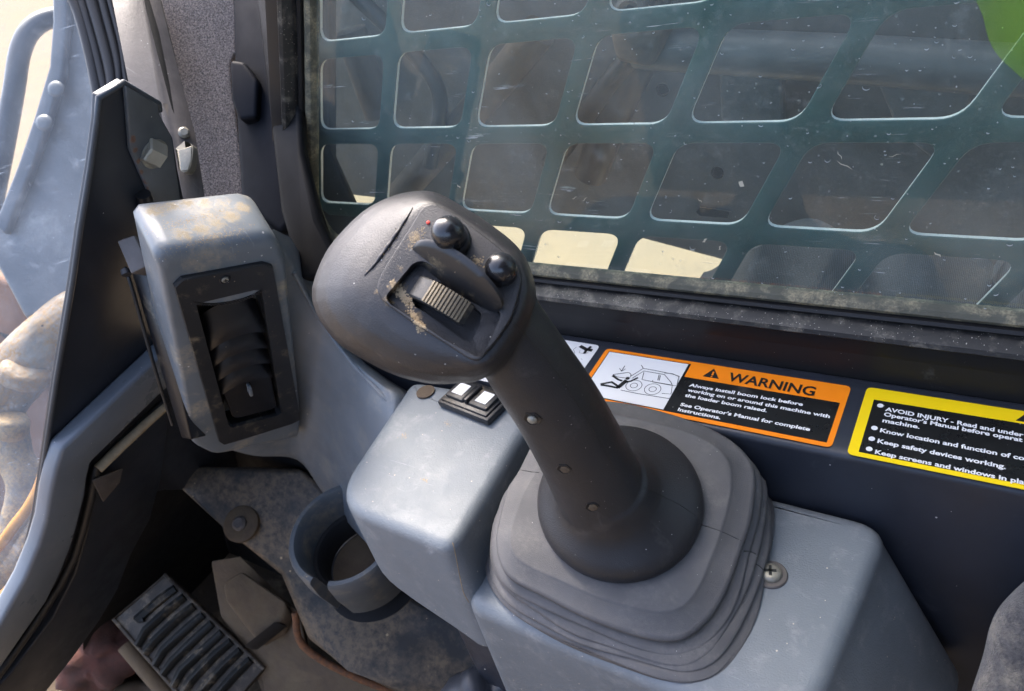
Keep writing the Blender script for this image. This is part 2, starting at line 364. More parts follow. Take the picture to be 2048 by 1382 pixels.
# window ----------------------------------------------------------------
GY = .425
win = thing('side_window', (-.1, GY, .1), 'large dusty side window with a muddy seal above the warning labels', 'window')
ZG = .099
rk = np.array([RAKE[0], 0, RAKE[2]]); rk /= np.linalg.norm(rk)
corner = PY(628, 330, GY); corner[1] = GY
s = (ZG-corner[2])/rk[2]; cpt = corner+rk*s           # sharp corner of the glass outline
def win_outline(off, rad, y, far=.9):
    """glass outline moved outwards by off in the window plane: raked front side, rounded corner, sill"""
    nl = np.array([rk[2], 0, -rk[0]]);                 # outwards (to -X)
    if nl[0] > 0: nl = -nl
    a = np.array([cpt[0], y, cpt[2]])+nl*off
    t = (ZG-off-a[2])/rk[2]; c = a+rk*t
    up = c-rk*1.0; right = np.array([far, y, ZG-off])
    pts = [up]
    k = rad
    p, q = c-rk*k, c+np.array([1, 0, 0])*k
    for i in range(13):
        u = i/12; pts.append((1-u)**2*p+2*u*(1-u)*c+u*u*q)
    pts.append(right); return pts
def sweep(name, prof, m, rad=.075, parent=win, angle=35):
    """prof: closed list of (outward offset, y)"""
    cols = [win_outline(o, rad+o*.6, y) for o, y in prof]; n = len(cols[0])
    rings = [[c[i] for c in cols] for i in range(n)]
    return loft(name, rings, m, parent, angle=angle)
sweep('rubber_seal', [(-.003, GY-.001), (-.001, GY-.005), (.002, GY-.0065), (.0048, GY-.005), (.005, GY+.003), (-.003, GY+.003)], m_seal)
sweep('inner_lip', [(.0052, GY+.003), (.0052, GY-.008), (.007, GY-.0095), (.009, GY-.008), (.009, GY+.003)], m_frame)
sweep('sill_step', [(.0092, GY+.003), (.0092, GY-.0065), (.0145, GY-.0175), (.0175, GY-.0185), (.0195, GY-.0165), (.0195, GY+.003)], m_sill)
run_x('lower_frame', [(GY+.003, ZG-.0197), (GY-.0150, ZG-.0197), (GY-.0155, ZG-.046), (GY-.0155, ZG-.056), (GY+.003, ZG-.056)], -.50, .75, m_frame, win)
sweep('side_frame', [(.0197, GY+.003), (.0197, GY-.0150), (.028, GY-.0155), (.032, GY-.0152), (.032, GY+.003)], m_plainb)
gp = win_outline(.002, .075, GY); gp = gp+[np.array([.9, GY, gp[0][2]])]
prism('glass_pane', gp, (0, .004, 0), m_glass, win)
# dried drops on the glass: tiny crescents
vs, fs = [], []
def crescent(c, r, a0, span, w, y):
    n = 7; b = len(vs)
    for i in range(n):
        a = a0+span*(i/(n-1)-.5); ww = w*math.sin(math.pi*(i+.3)/(n-.4))
        for rr, yy in ((r-ww, 0), (r, -.0006), (r+ww*.6, 0)):
            vs.append((c[0]+rr*math.cos(a), y+yy, c[1]+rr*math.sin(a)*.9))
        if i:
            k = b+3*i
            fs.append((k-3, k-2, k+1, k)); fs.append((k-2, k-1, k+2, k+1))
for i in range(150):
    px, py = rng.uniform(640, 2040), rng.uniform(0, 620); p = PY(px, py, GY)
    if p[2] < .1: continue
    crescent((p[0], p[2]), rng.choice([.0006, .001, .0015, .002], p=[.5, .3, .15, .05]), -math.pi/2+rng.normal(0, .35), rng.uniform(1.6, 3.6), rng.uniform(.0001, .00022), GY-.0003)
for i in range(160):
    px, py = rng.uniform(640, 2040), rng.uniform(0, 620); p = PY(px, py, GY)
    if p[2] < .1: continue
    r = rng.uniform(.00012, .00038); b = len(vs)
    for k in range(6): vs.append((p[0]+r*math.cos(k*1.047)*rng.uniform(.6, 1.3), GY-.0002, p[2]+r*math.sin(k*1.047)*rng.uniform(.7, 1.6)))
    fs.append(tuple(range(b, b+6)))
m_drop = mat('dried_drop', (.42, .45, .44), .5)
o = link('dried_drops', mesh('dried_drops', vs, fs), m_drop, win); tag(o, kind='stuff')
vs, fs = [], []                                       # chaff stuck to the glass
for (px, py, ln, wd, an) in ((918, 372, .004, .0014, 2.1), (1483, 367, .0045, .0035, 1.2), (1875, 508, .005, .001, 2.4), (1400, 400, .0045, .0004, 2.2), (1150, 395, .006, .0005, .3), (1170, 398, .006, .0004, .5), (1690, 330, .011, .0005, -.6), (1680, 310, .006, .0005, -1.2), (1790, 310, .007, .0003, .2), (1500, 590, .0035, .0012, .1), (1410, 480, .005, .0014, .6), (1385, 500, .004, .0012, -.4), (1440, 495, .004, .001, 1)):
    p = PY(px, py, GY); b = len(vs); c, s_ = math.cos(an), math.sin(an)
    for t, w in ((-1, 0), (-.4, 1), (.3, .9), (1, 0), (.3, -.9), (-.4, -1)):
        a_, b_ = t*ln/2, w*wd/2+.0006*math.sin(t*3); vs.append((p[0]+a_*c-b_*s_, GY-.0005, p[2]+a_*s_+b_*c))
    fs.append(tuple(range(b, b+6)))
m_chaff = mat('chaff', (.55, .53, .42), .8)
o = link('chaff_flecks', mesh('chaff_flecks', vs, fs), m_chaff, win); tag(o, kind='stuff')

gf = thing('green_reflection', PY(2030, 60, GY-.006), 'translucent yellow-green sheet standing in for a reflection in the top right corner of the window', 'painted reflection')  # added sheet: its fading green stands in for a reflection in the glass
m_gf = bpy.data.materials.new('green_reflection'); m_gf.use_nodes = True; _n = m_gf.node_tree; _b = _n.nodes['Principled BSDF']; _b.inputs['Base Color'].default_value = (.22, .42, .03, 1); _b.inputs['Roughness'].default_value = .5
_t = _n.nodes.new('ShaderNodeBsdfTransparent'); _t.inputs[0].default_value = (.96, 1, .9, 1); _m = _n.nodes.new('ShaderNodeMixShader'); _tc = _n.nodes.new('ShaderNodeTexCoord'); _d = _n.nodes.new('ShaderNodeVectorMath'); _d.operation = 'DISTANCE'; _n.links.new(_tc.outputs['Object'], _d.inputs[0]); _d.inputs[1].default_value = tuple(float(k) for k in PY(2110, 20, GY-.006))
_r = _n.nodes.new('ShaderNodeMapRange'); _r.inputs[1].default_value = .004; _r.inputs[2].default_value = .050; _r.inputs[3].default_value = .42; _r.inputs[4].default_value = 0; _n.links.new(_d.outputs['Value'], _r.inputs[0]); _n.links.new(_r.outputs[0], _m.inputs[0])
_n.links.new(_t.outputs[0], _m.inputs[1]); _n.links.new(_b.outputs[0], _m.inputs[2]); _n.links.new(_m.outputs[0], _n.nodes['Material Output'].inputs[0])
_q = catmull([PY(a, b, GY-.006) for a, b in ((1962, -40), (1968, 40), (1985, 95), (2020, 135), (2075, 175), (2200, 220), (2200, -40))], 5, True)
prism('reflection_sheet', _q, (0, .0006, 0), m_gf, gf)

# steel mesh screen outside the glass: punched plate with slanted cells ----
SY = .45; PXX, PZZ = .0847, .0738; SH = .525          # pitches and slant
scr = thing('mesh_screen', (-.27, SY, .2), 'punched teal-green steel mesh screen bolted outside the side window', 'window guard')
def screen():
    bm = bmesh.new(); th = .0045
    hw, hz, rr = PXX/2-.0073, PZZ/2-.0068, .012
    faces = []
    for r in range(-2, 8):
        for c in range(-3, 12):
            if -.2275+PXX*c+SH*(.2403+PZZ*r-.203) < -.62+SH*(.2403+PZZ*r-.203): continue
            cz = .200+.0369+PZZ*(r-.0); cx = -.2335+PXX*c+SH*(cz-.2403)+.0196
            # cell outline (parallelogram with rounded corners) and surrounding tile
            def sk(u, w): return np.array([cx+u+SH*w, SY, cz+w])
            ins = rounded([sk(-hw, -hz), sk(hw, -hz), sk(hw, hz), sk(-hw, hz)], rr, 6)
            out = []
            n = len(ins)//4
            cor = [sk(-PXX/2, -PZZ/2), sk(PXX/2, -PZZ/2), sk(PXX/2, PZZ/2), sk(-PXX/2, PZZ/2)]
            iv = [bm.verts.new(V(p)) for p in ins]; iv2 = [bm.verts.new(V(p+np.array([0, th, 0]))) for p in ins]
            cv = [bm.verts.new(V(p)) for p in cor]; cv2 = [bm.verts.new(V(p+np.array([0, th, 0]))) for p in cor]
            N = len(ins)
            for k in range(4):
                seg = list(range(k*n, k*n+n))
                a = [iv[i] for i in seg]; a2 = [iv2[i] for i in seg]
                nx = (seg[-1]+1) % N
                for i in range(len(seg)-1):
                    bm.faces.new((cv[k], a[i+1], a[i])); bm.faces.new((cv2[k], a2[i], a2[i+1]))
                bm.faces.new((cv[k], cv[(k+1) % 4], iv[nx], a[-1])); bm.faces.new((cv2[k], a2[-1], iv2[nx], cv2[(k+1) % 4]))
            for i in range(N):
                j = (i+1) % N; f = bm.faces.new((iv[i], iv[j], iv2[j], iv2[i])); f.material_index = 1
    bmesh.ops.remove_doubles(bm, verts=bm.verts, dist=1e-5)
    bmesh.ops.recalc_face_normals(bm, faces=bm.faces)
    es = [e for e in bm.edges if len(e.link_faces) == 2 and e.calc_face_angle(0) > math.radians(70)]
    bmesh.ops.bevel(bm, geom=es, offset=.0008, segments=2, profile=.5, affect='EDGES')
    me = bpy.data.meshes.new('mesh_plate'); bm.to_mesh(me); bm.free(); return me
link('mesh_plate', screen(), [m_screen, mat('cut_edge_sheen', (.75, .78, .78), .35, mott=.2)], scr, True, 50)  # near-white cut edges: sky sheen on the plate put into the colour

# ------------------------------------------------------------------ labels on the ledge
LZ = .0478
def lab(name, pts, m, parent, lift, r=.0):
    pts = [np.array([p[0], p[1], LZ+lift]) for p in pts]
    if r: pts = rounded(pts, r, 5)
    return prism(name, pts, (0, 0, -.00022), m, parent)
def textmesh(s, cx0, y0, x1, cap, bold=.0, slant=0.):
    """text from x = cx0 to x1, baseline y0, capital height cap"""
    cu = bpy.data.curves.new('t', 'FONT'); cu.body = s; cu.size = 1; cu.offset = bold; cu.extrude = 0; cu.resolution_u = 3
    o = bpy.data.objects.new('t', cu); COL.objects.link(o); dg = bpy.context.evaluated_depsgraph_get(); dg.update()
    me = bpy.data.meshes.new_from_object(o.evaluated_get(dg)); COL.objects.unlink(o); bpy.data.objects.remove(o); bpy.data.curves.remove(cu)
    xs = [v.co.x for v in me.vertices]; a, b = min(xs), max(xs); k = (x1-cx0)/(b-a)
    for v in me.vertices: v.co = Vector((cx0+(v.co.x-a)*k+slant*v.co.y*cap, y0+v.co.y*cap/.70, 0))
    me.materials.clear(); return me
def text(name, s, pl, pr_, cap, m, parent, lift=.0006, bold=.02):
    a, b = PZ(*pl, LZ+lift), PZ(*pr_, LZ+lift); y = (a[1]+b[1])/2
    me = textmesh(s, a[0], a[1]*.5+b[1]*.5, b[0], cap, bold)
    ang = math.atan2(b[1]-a[1], b[0]-a[0]); 
    for v in me.vertices: v.co.y += (v.co.x-(a[0]+b[0])/2)*math.tan(ang); v.co.z = LZ+lift
    o = link(name, me, m, parent, False); return o
def stroke(pix, w, m, parent, name, lift=.0006, closed=False):
    pts = [PZ(a, b, LZ+lift)[:2] for a, b in pix]; n = len(pts); vs, fs = [], []
    for i in range(n):
        d = nrm(pts[min(i+1, n-1)]-pts[max(i-1, 0)]); q = np.array([-d[1], d[0]])*w/2
        vs += [(*(pts[i]+q), LZ+lift), (*(pts[i]-q), LZ+lift)]
        if i: fs.append((2*i-2, 2*i-1, 2*i+1, 2*i))
    return vs, fs
def merge(lst):
    V_, F_ = [], []
    for v, f in lst: b = len(V_); V_ += list(v); F_ += [tuple(i+b for i in q) for q in f]
    return V_, F_
def Z5(x, y): return (1160+x/3.793, 680+y/3.793)
def Z6(x, y): return (1680+x/5.315, 740+y/5.315)
wl = thing('warning_label', (-.155, .37, LZ), 'orange-bordered WARNING label with loader pictogram, stuck on the ledge behind the joystick boot', 'label')
X0, X1, Y0, Y1 = -.2435, -.0675, .3415, .3995
lab('orange_border', [(X0, Y0), (X1, Y0), (X1, Y1), (X0, Y1)], m_orange, wl, .0003, .004)
xs = PZ(*Z5(835, 185), LZ)[0]; xb = X0+.0035
def rect(x0, x1, y0, y1): return [(x0, y0), (x1, y0), (x1, y1), (x0, y1)]
lab('black_panel', rect(xb, xs+.0008, Y0+.0035, Y1-.0032), m_lblack, wl, .0005)
yw = PZ(*Z5(1400, 385), LZ)[1]
lab('black_panel', rect(xs-.001, X1-.0035, Y0+.0035, yw), m_lblack, wl, .00052)
lab('pictogram_panel', rect(xb+.0008, xs-.0008, Y0+.0042, Y1-.0040), m_white, wl, .0007)
for s_, a, b in (('Always install boom lock before', Z5(825, 350), Z5(1688, 500)), ('working on or around this machine with', Z5(812, 388), Z5(1893, 592)),
                 ('the loader boom raised.', Z5(792, 428), Z5(1415, 548)), ('See Operator\'s Manual for complete', Z5(758, 498), Z5(1742, 690)), ('Instructions.', Z5(738, 536), Z5(1063, 602))):
    text('text_line', s_, a, b, .0031, m_wtext, wl, .0008, .032)
text('warning_word', 'WARNING', Z5(1112, 305), Z5(1772, 424), .0088, m_ink, wl, .0006, .022)
tri = [PZ(*Z5(a, b), LZ)[:2] for a, b in ((932, 278), (1052, 298), (1018, 222))]
lab('alert_triangle', tri, m_ink, wl, .0006)
v1 = stroke([Z5(1014, 240), Z5(1003, 268)], .0012, None, None, '', .0009); v2 = stroke([Z5(999, 275), Z5(996, 282)], .0012, None, None, '', .0009)
link('alert_mark', mesh('alert_mark', *merge([v1, v2])), m_orange, wl, False)
def circ(cx, cy, r, n=28):
    c = PZ(*Z5(cx, cy), LZ)[:2]; vs, fs = [], []
    for i in range(n):
        a = 2*math.pi*i/n
        for rr in (r-.00022, r+.00022): vs.append((c[0]+rr*math.cos(a), c[1]+rr*math.sin(a), LZ+.0009))
        j = (i+1) % n; fs.append((2*i, 2*i+1, 2*j+1, 2*j))
    return vs, fs
S = lambda pix, w=.00055: stroke([Z5(*p) for p in pix], w, None, None, '', .0009)
draw = [S([(385, 275), (480, 215), (590, 235), (700, 258), (752, 275), (745, 300), (735, 345), (700, 345)]), S([(395, 290), (485, 235), (640, 262), (690, 320), (700, 345)]),
        S([(485, 245), (470, 300), (560, 318), (690, 340)]), S([(600, 262), (590, 305)]), S([(610, 268), (600, 308)]), S([(640, 250), (700, 255), (755, 280)]),
        S([(552, 305), (550, 318), (700, 345), (690, 410), (620, 405)]), S([(480, 215), (465, 190)]), S([(310, 380), (430, 405), (680, 445)]),
        S([(250, 262), (370, 245), (388, 262), (375, 292), (280, 280), (250, 262)]), S([(340, 195), (315, 235)]), S([(300, 215), (315, 237), (345, 220)]),
        circ(410, 352, .0058), circ(410, 352, .0026), circ(552, 380, .0058), circ(552, 380, .0026)]
link('loader_drawing', mesh('loader_drawing', *merge(draw)), mat('print_grey_line', (.05, .05, .05), .5), wl, False)
man = [S([(245, 270), (290, 300), (320, 310)], .0017), S([(440, 285), (385, 312), (340, 320)], .0016), S([(355, 305), (300, 350), (285, 362)], .0034), S([(300, 358), (240, 318), (155, 335)], .0019), S([(290, 364), (215, 348), (158, 340)], .0018)]
link('figure_drawing', mesh('figure_drawing', *merge(man)), m_ink, wl, False)
hc = PZ(*Z5(362, 298), LZ); lathe('figure_head', (hc[0], hc[1], LZ+.0008), (0, 0, 1), [(.0015, 0), (.0015, .0002)], m_ink, wl, 16)

yl = thing('caution_label', (.02, .37, LZ), 'yellow-bordered caution label with a bulleted list on black, at the right end of the ledge', 'label')
X0, X1, Y0, Y1 = -.0585, .118, .339, .4015
lab('yellow_border', rect(X0, X1, Y0, Y1), m_yellow, yl, .0003, .004)
a = PZ(*Z6(330, 315), LZ); a_ = PZ(*Z6(190, 872), LZ)
lab('black_panel', rect(a_[0]+.0004, X1-.004, a_[1], a[1]), m_lblack, yl, .0005)
for s_, a, b in (('AVOID INJURY - Read and under', Z6(478, 432), Z6(1950, 712)), ('Operator\'s Manual before operat', Z6(463, 486), Z6(1940, 765)), ('machine.', Z6(448, 552), Z6(845, 625)),
                 ('Know location and function of co', Z6(423, 658), Z6(1960, 962)), ('Keep safety devices working.', Z6(395, 772), Z6(1762, 1052)), ('Keep screens and windows in pla', Z6(368, 888), Z6(1958, 1217))):
    text('text_line', s_, a, b, .0034, m_wtext, yl, .0008, .030)
for q in ((428, 387), (366, 625), (337, 740), (310, 848)):
    c = PZ(*Z6(*q), LZ); lathe('bullet', (c[0], c[1], LZ+.0006), (0, 0, 1), [(.0018, 0), (.0018, .0002)], m_wtext, yl, 18)
c = PZ(*Z6(1868, 542), LZ); lab('alert_triangle', [(c[0], c[1]), (c[0]+.013, c[1]), (c[0]+.0065, c[1]+.0105)], m_ink, yl, .0006)

pl_ = thing('pictogram_label', (-.28, .38, LZ), 'white pictogram label half hidden behind the joystick grip', 'label')
c = PZ(1200, 692, LZ); lab('white_panel', rect(c[0]-.085, c[0], Y0, .4015), m_white, pl_, .0003, .004)
def Z4(x, y): return (680+x/2.468, 640+y/2.468)
ms = [stroke([Z4(*p) for p in q], w, None, None, '', .0007) for q, w in (([(1185, 128), (1215, 145), (1245, 150)], .0032), ([(1240, 130), (1215, 150), (1205, 165)], .0022), ([(1185, 150), (1180, 162), (1205, 166), (1228, 160)], .0003), ([(1160, 165), (1152, 145), (1168, 133)], .0003), ([(1190, 190), (1196, 196)], .0002))]
link('arrow_drawing', mesh('arrow_drawing', *merge(ms)), m_ink, pl_, False)

# ------------------------------------------------------------------ console
con = thing('side_console', (-.16, .27, 0), 'grey moulded plastic side console that carries the joystick boot and the switch pod', 'console')
def ring_pts(pts, n=72, c=None):
    """closed spline through 3-D points resampled at even angles round its centre (seen from above)"""
    q = catmull(pts, 12, True); c = np.mean(q, 0) if c is None else np.array(c)
    an = np.array([math.atan2(p[1]-c[1], p[0]-c[0]) for p in q]); o = np.argsort(an); an = an[o]; q = np.array(q)[o]
    an = np.concatenate([an-2*math.pi, an, an+2*math.pi]); q = np.concatenate([q, q, q])
    t = np.linspace(-math.pi, math.pi, n, endpoint=False)
    return [np.array([np.interp(a, an, q[:, k]) for k in range(3)]) for a in t]
def scale_ring(r, k, dz=0., c=None):
    c = np.mean(r, 0) if c is None else c
    return [np.array([c[0]+(p[0]-c[0])*k, c[1]+(p[1]-c[1])*k, p[2]+dz]) for p in r]
def inset(r, d, dz=0.):
    c = np.mean(r, 0); out = []
    n = len(r)
    for i, p in enumerate(r):
        t = nrm((r[(i+1) % n]-r[i-1])*np.array([1, 1, 0])); nn = np.array([-t[1], t[0], 0])
        if np.dot(nn, c-p) < 0: nn = -nn
        out.append(p+nn*d+np.array([0, 0, dz]))
    return out
def round_solid(name, top, zb, m, parent, r=.008, bot=None, steps=5):
    """closed ring top (3-D) with rounded upper edge down to bottom ring"""
    rings = []
    bot = bot or [np.array([p[0], p[1], zb]) for p in top]
    rings.append(scale_ring(inset(top, r), .9));
    for i in range(steps+1):
        a = math.pi/2*i/steps; rings.append(inset(top, r*(1-math.sin(a)), -r*(1-math.cos(a))))
    for t in (.25, .6, 1.): rings.append([(1-t)*(p-np.array([0, 0, r]))+t*q for p, q in zip(top, bot)])
    return loft(name, rings, m, parent, angle=60)
# flat console top with the boot: outline in plan, right side flaring out at the foot
tp = rounded([(-.256, .187, 0), (-.046, .183, 0), (-.030, .335, 0), (-.30, .3379, 0)], [.012, .04, .022, .010], 6)
tp = [np.array(p) for p in tp]
def dense(pts, L=.012):
    out = []
    for i, p in enumerate(pts):
        q = pts[(i+1) % len(pts)]; k = max(1, int(np.linalg.norm(q-p)/L))
        out += [p+(q-p)*j/k for j in range(k)]
    return out
tp = dense(tp)
bt = []
for p in tp:
    q = p.copy(); q[2] = -.12
    if p[0] > -.08: q[0] += .050*min(1, (p[0]+.08)/.03)
    if p[1] < .25: q[1] += -.002
    bt.append(q)
rings = []
rr = .010
for i in range(7):
    a = math.pi/2*i/6
    ring = []
    for p in inset(tp, rr*(1-math.sin(a)), -rr*(1-math.cos(a))): ring.append(p)
    rings.append(ring)
for t in (.15, .5, 1.): rings.append([(1-t)*(p-np.array([0, 0, rr]))+t*q for p, q in zip(tp, bt)])
conb = loft('console_top', rings, m_console, con, angle=60)
# lower skirt of the console, set back
prism('console_skirt', [np.array(p) for p in ((-.30, .200, -.02), (-.06, .200, -.02), (-.06, .3375, -.02), (-.30, .3375, -.02))], (0, 0, -.3), m_dark, con, .01)

# switch pod ------------------------------------------------------------
zp = .045
pod_px = [(822, 757), (655, 1003), (903, 1103), (1085, 800)]
pod = [PZ(a, b, zp) for a, b in pod_px]; pod = rounded(pod, [.012, .036, .015, .012], 8); pod = dense([np.array(p) for p in pod], .006)
bpx = []
c = np.mean(pod, 0)
for p in pod:
    tq = min(1, max(0, (p[0]+.37)/.10)); q = p.copy(); q[2] = -.018-.035*tq
    if p[0] > c[0]: q[0] += .008*min(1, (p[0]-c[0])/.03)
    if p[1] < c[1]: q[1] -= .006*tq
    bpx.append(q)
podo = round_solid('switch_pod', pod, -.03, m_console, con, .0085, bpx, 6)
# mould seam and mud line in the crease between pod and console

# arm that carries the air vent ------------------------------------------
h_v = nrm(np.array([.304, .89, -.34])); n_v = nrm(np.cross(RAKE, h_v))
if np.dot(n_v, CAM-P(450, 700, .55)) < 0: n_v = -n_v
P0V = P(342, 555, .50)
def PV(px, py, off=0.): return PP(px, py, P0V+n_v*off, n_v)
arm_px = [(548, 470, .60), (590, 535, .60), (640, 630, .59), (700, 712, .58), (760, 765, .57), (815, 800, .56), (860, 860, .55), (800, 1000, .55), (760, 1120, .555), (700, 1062, .58), (640, 990, .615), (590, 925, .65), (500, 917, .68), (440, 905, .69), (470, 700, .66)]

# ------------------------------------------------------------------ air vent
vent = thing('air_vent', PV(470, 900, -.03), 'upright grey air vent housing with black louvres and mud smeared over its top', 'air vent')
ho_px = [(310, 505), (548, 470), (572, 505), (604, 835), (600, 880), (432, 915), (386, 893)]
ho = rounded([PV(*a) for a in ho_px], [.006, .008, .012, .004, .006, .008, .008], 4)
back = P(257, 421, .585)-PV(312, 507)
back = -n_v*.052
bz = rounded([PV(*a) for a in ((342, 555), (541, 519), (600, 838), (439, 888))], .006, 5)
op = [PV(*a, .0035) for a in ((392, 608), (523, 577), (564, 829), (459, 857))]
dpt = lambda p: float(-(R.T@(np.array(p)-CAM))[2])
def arm_d(a, b):
    t = min(1, max(0, (a-590)/200)); return dpt(PV(min(a, 640), b, -.016))*(1-t)+(.572+.03*max(0, (a-735)/60))*t
au = catmull([np.array([a, b, 0.]) for a, b in ((540, 455), (590, 535), (640, 630), (700, 712), (760, 765), (815, 800), (870, 850))], 5)
al = catmull([np.array([a, b, 0.]) for a, b in ((425, 895), (500, 915), (588, 923), (640, 990), (700, 1062), (770, 1130), (840, 1150))], 5)
rings = []
bkv = R@np.array([.0, .0, -1.])
for p, q in zip(au, al):
    ring = []
    for t, back_ in ((0, .05), (0, .008), (.012, .002), (.04, 0), (.2, -.002), (.4, -.003), (.6, -.003), (.8, -.001), (.93, .001), (.975, .004), (1, .012), (1., .05)):
        x_ = p*(1-t)+q*t; ring.append(P(x_[0], x_[1], arm_d(x_[0], x_[1]))+bkv*back_)
    rings.append(ring)
loft('vent_arm', rings, m_consdirt, con, angle=60)
tube('mould_ridge', [P(a, b, arm_d(a, b)-.001) for a, b in ((588, 545), (640, 640), (700, 722), (750, 775), (800, 825))], .0018, m_consdirt, con, 8, 6)
# bezel: frame with a recessed opening
op = [PV(*a, .0035) for a in ((392, 608), (523, 577), (564, 829), (459, 857))]
def resample(pts, k):
    pts = [np.array(p) for p in pts]; L = [0]
    for i in range(len(pts)): L.append(L[-1]+np.linalg.norm(pts[(i+1) % len(pts)]-pts[i]))
    out = []
    for j in range(k):
        t = L[-1]*j/k; i = max(q for q in range(len(pts)) if L[q] <= t+1e-12)
        f = (t-L[i])/(L[i+1]-L[i]); out.append(pts[i]*(1-f)+pts[(i+1) % len(pts)]*f)
    return out
def frame_part(name, outer, inner, lift, depth, m, parent):
    """flat frame: outer outline rises by lift, inner opening sinks by depth"""
    n = len(outer); c = np.mean(inner, 0)
    lf = n_v*lift
    # resample inner to match outer by parameter
    def res(pts, k):
        pts = [np.array(p) for p in pts]; L = [0]
        for i in range(len(pts)): L.append(L[-1]+np.linalg.norm(pts[(i+1) % len(pts)]-pts[i]))
        out = []
        for j in range(k):
            t = L[-1]*j/k; i = max(q for q in range(len(pts)) if L[q] <= t+1e-12)
            f = (t-L[i])/(L[i+1]-L[i]); out.append(pts[i]*(1-f)+pts[(i+1) % len(pts)]*f)
        return out
    K = 64; o_, i_ = res(outer, K), res(inner, K)
    rings = [o_, [p+lf*.7 for p in o_], [p+(c-p)*.012+lf for p in o_], [p+(p-c)*.03 for p in i_], i_, [p-n_v*depth for p in i_]]
    return loft(name, rings, m, parent, False, False, 35)
frame_part('bezel', bz, rounded(op, .0015, 3), .0035, .010, m_bezel, vent)
# tray behind the louvres
op2 = [p-n_v*.0035 for p in op]; hoR = resample(ho, 96); cH = np.mean(hoR, 0); opR = resample(rounded(op2, .001, 2), 96)
def hin(k, d): return [p+(cH-p)*k-n_v*d for p in hoR]
rings = [[p+back for p in hin(.06, 0)], [p+back+n_v*.002 for p in hin(.02, 0)], [p+back+n_v*.007 for p in hoR], hin(0, .010), hin(.004, .006), hin(.018, .0026), hin(.045, .0006), hin(.09, 0), opR]
m_venth = mat('grey_plastic_vent_muddy', (.14, .158, .172), .36, bump=.2, bscale=1500, mott=.15, dust=((.5, .41, .27), .45, 24, .7), specks=(PALE, 190, .3), scratch=((.38, .38, .38), 40, .7),
    stains=((.44, .35, .21), 240, [(PV(a, b)+back*t, .014) for a, b, t in ((350, 500, .75), (385, 490, .8), (420, 482, .82), (455, 475, .8), (490, 470, .75), (420, 487, .3), (455, 482, .35), (490, 477, .45), (380, 492, .25), (520, 474, .6))]))
hob = loft('housing', rings, m_venth, vent, True, False, 60)
loft('vent_throat', [opR, [p-n_v*.016 for p in opR]], m_void, vent, False, True, 30)
# curved louvres, top to bottom
tl, tr_, br, bl = op
def at(u, v, off=0.):       # u across, v down inside the opening
    return (tl*(1-u)+tr_*u)*(1-v)+(bl*(1-u)+br*u)*v+n_v*off
vts = [.13, .30, .42, .54, .66, .70]
for k in range(4):
    v0, v1 = vts[k], vts[k+1]; rows = []
    for j in range(7):
        t = j/6; row = []
        for i in range(15):
            u = .03+.94*i/14; e = abs(2*(i/14)-1)
            droop = .060*e**3+.035*(.5-i/14)
            row.append(at(u, v0-.012+(v1-v0-.010)*t+droop, -.013+.0125*math.sin(t*math.pi/2)**1.2-(.003*e**4)))
        rows.append(row)
    lip = [p-n_v*.0028+RAKE*.0002 for p in rows[-1]]
    loft('louvre', rows+[lip], m_slat, vent, False, False, 45, closed=False)
# lower flap with a small tab
fl = rounded([at(.06, .665, -.006), at(.95, .635, -.006), at(.95, .955, -.003), at(.12, .955, -.003)], .007, 5)
prism('lower_flap', fl, -n_v*.004, m_slat, vent, .0012)
box('flap_tab', at(.5, .70, -.000), h_v, RAKE, n_v, .0028, .013, .007, m_consdirt, vent, .0008)
# thumb wheel across the top: a flat disc seen edge on, knurled
dc = at(.5, -.035, -.0005); rw = np.linalg.norm(tr_-tl)*.56
nn = 44; top, bot = [], []
rings = []
e2 = RAKE*.42+n_v*.0
for q in range(61):
    a = math.pi*(.10+.80*q/60); kk = 1+.012*(q % 2)
    p = dc+h_v*(-math.cos(a))*rw*kk+RAKE*math.sin(a)*rw*.46*kk
    rings.append(p)
arc = rings
d1 = -n_v*.008+RAKE*.0035
prism('dial_face', arc, -n_v*.004, m_consdirt, vent)
vs, fs = [], []
for i, p in enumerate(arc):
    vs += [p+n_v*.0008, p+RAKE*.0030-n_v*.0005+n_v*.0012*(i % 2)]
    if i: fs.append((2*i-2, 2*i-1, 2*i+1, 2*i))
link('dial_knurl', mesh('dial_knurl', vs, fs), m_bezel, vent, False)
def screw(name, c, ax, r, m, parent, deep=True):
    o = lathe(name, c, ax, [(r, -.001), (r, r*.15), (r*.85, r*.4), (r*.45, r*.5)], m, parent, 28)
    return o
sc_c = PV(450, 559, .0038)
lathe('screw_well', sc_c, n_v, [(.0040, -.001), (.0040, .0004), (.0036, .0007), (.0032, .0001)], m_black, vent, 28)
screw('vent_screw', sc_c, n_v, .0026, m_zinc, vent)
for dd in (h_v, RAKE): box('screw_slot', sc_c+n_v*.00135, dd, np.cross(n_v, dd), n_v, .0030, .0007, .0003, m_ink, vent)
# mud rubbed over the housing top and dropped crumbs
# side plate and piping on the vent's outer side
sp = [P(242, 476, .555), P(268, 470, .553), P(300, 520, .55), P(383, 880, .635), P(362, 876, .642), P(290, 640, .592)]
prism('side_plate', sp, R@np.array([.004, .0, -.04]), m_black, vent, .002)
tube('side_pipe', [P(250, 534, .57), P(262, 570, .573), P(285, 650, .59), P(312, 745, .61), P(345, 850, .64)], .0015, m_rubber, vent, 8, 5)
lathe('side_clip', P(252, 545, .556), camv(-.3, .9, -.2), [(.0035, -.002), (.0035, .002), (.0025, .003)], m_bezel, vent, 24)

prism('side_bracket', [P(a, b, .548) for a, b in ((234, 482), (268, 470), (298, 530), (262, 548))], R@np.array([.002, 0, -.02]), m_steel, vent, .001)
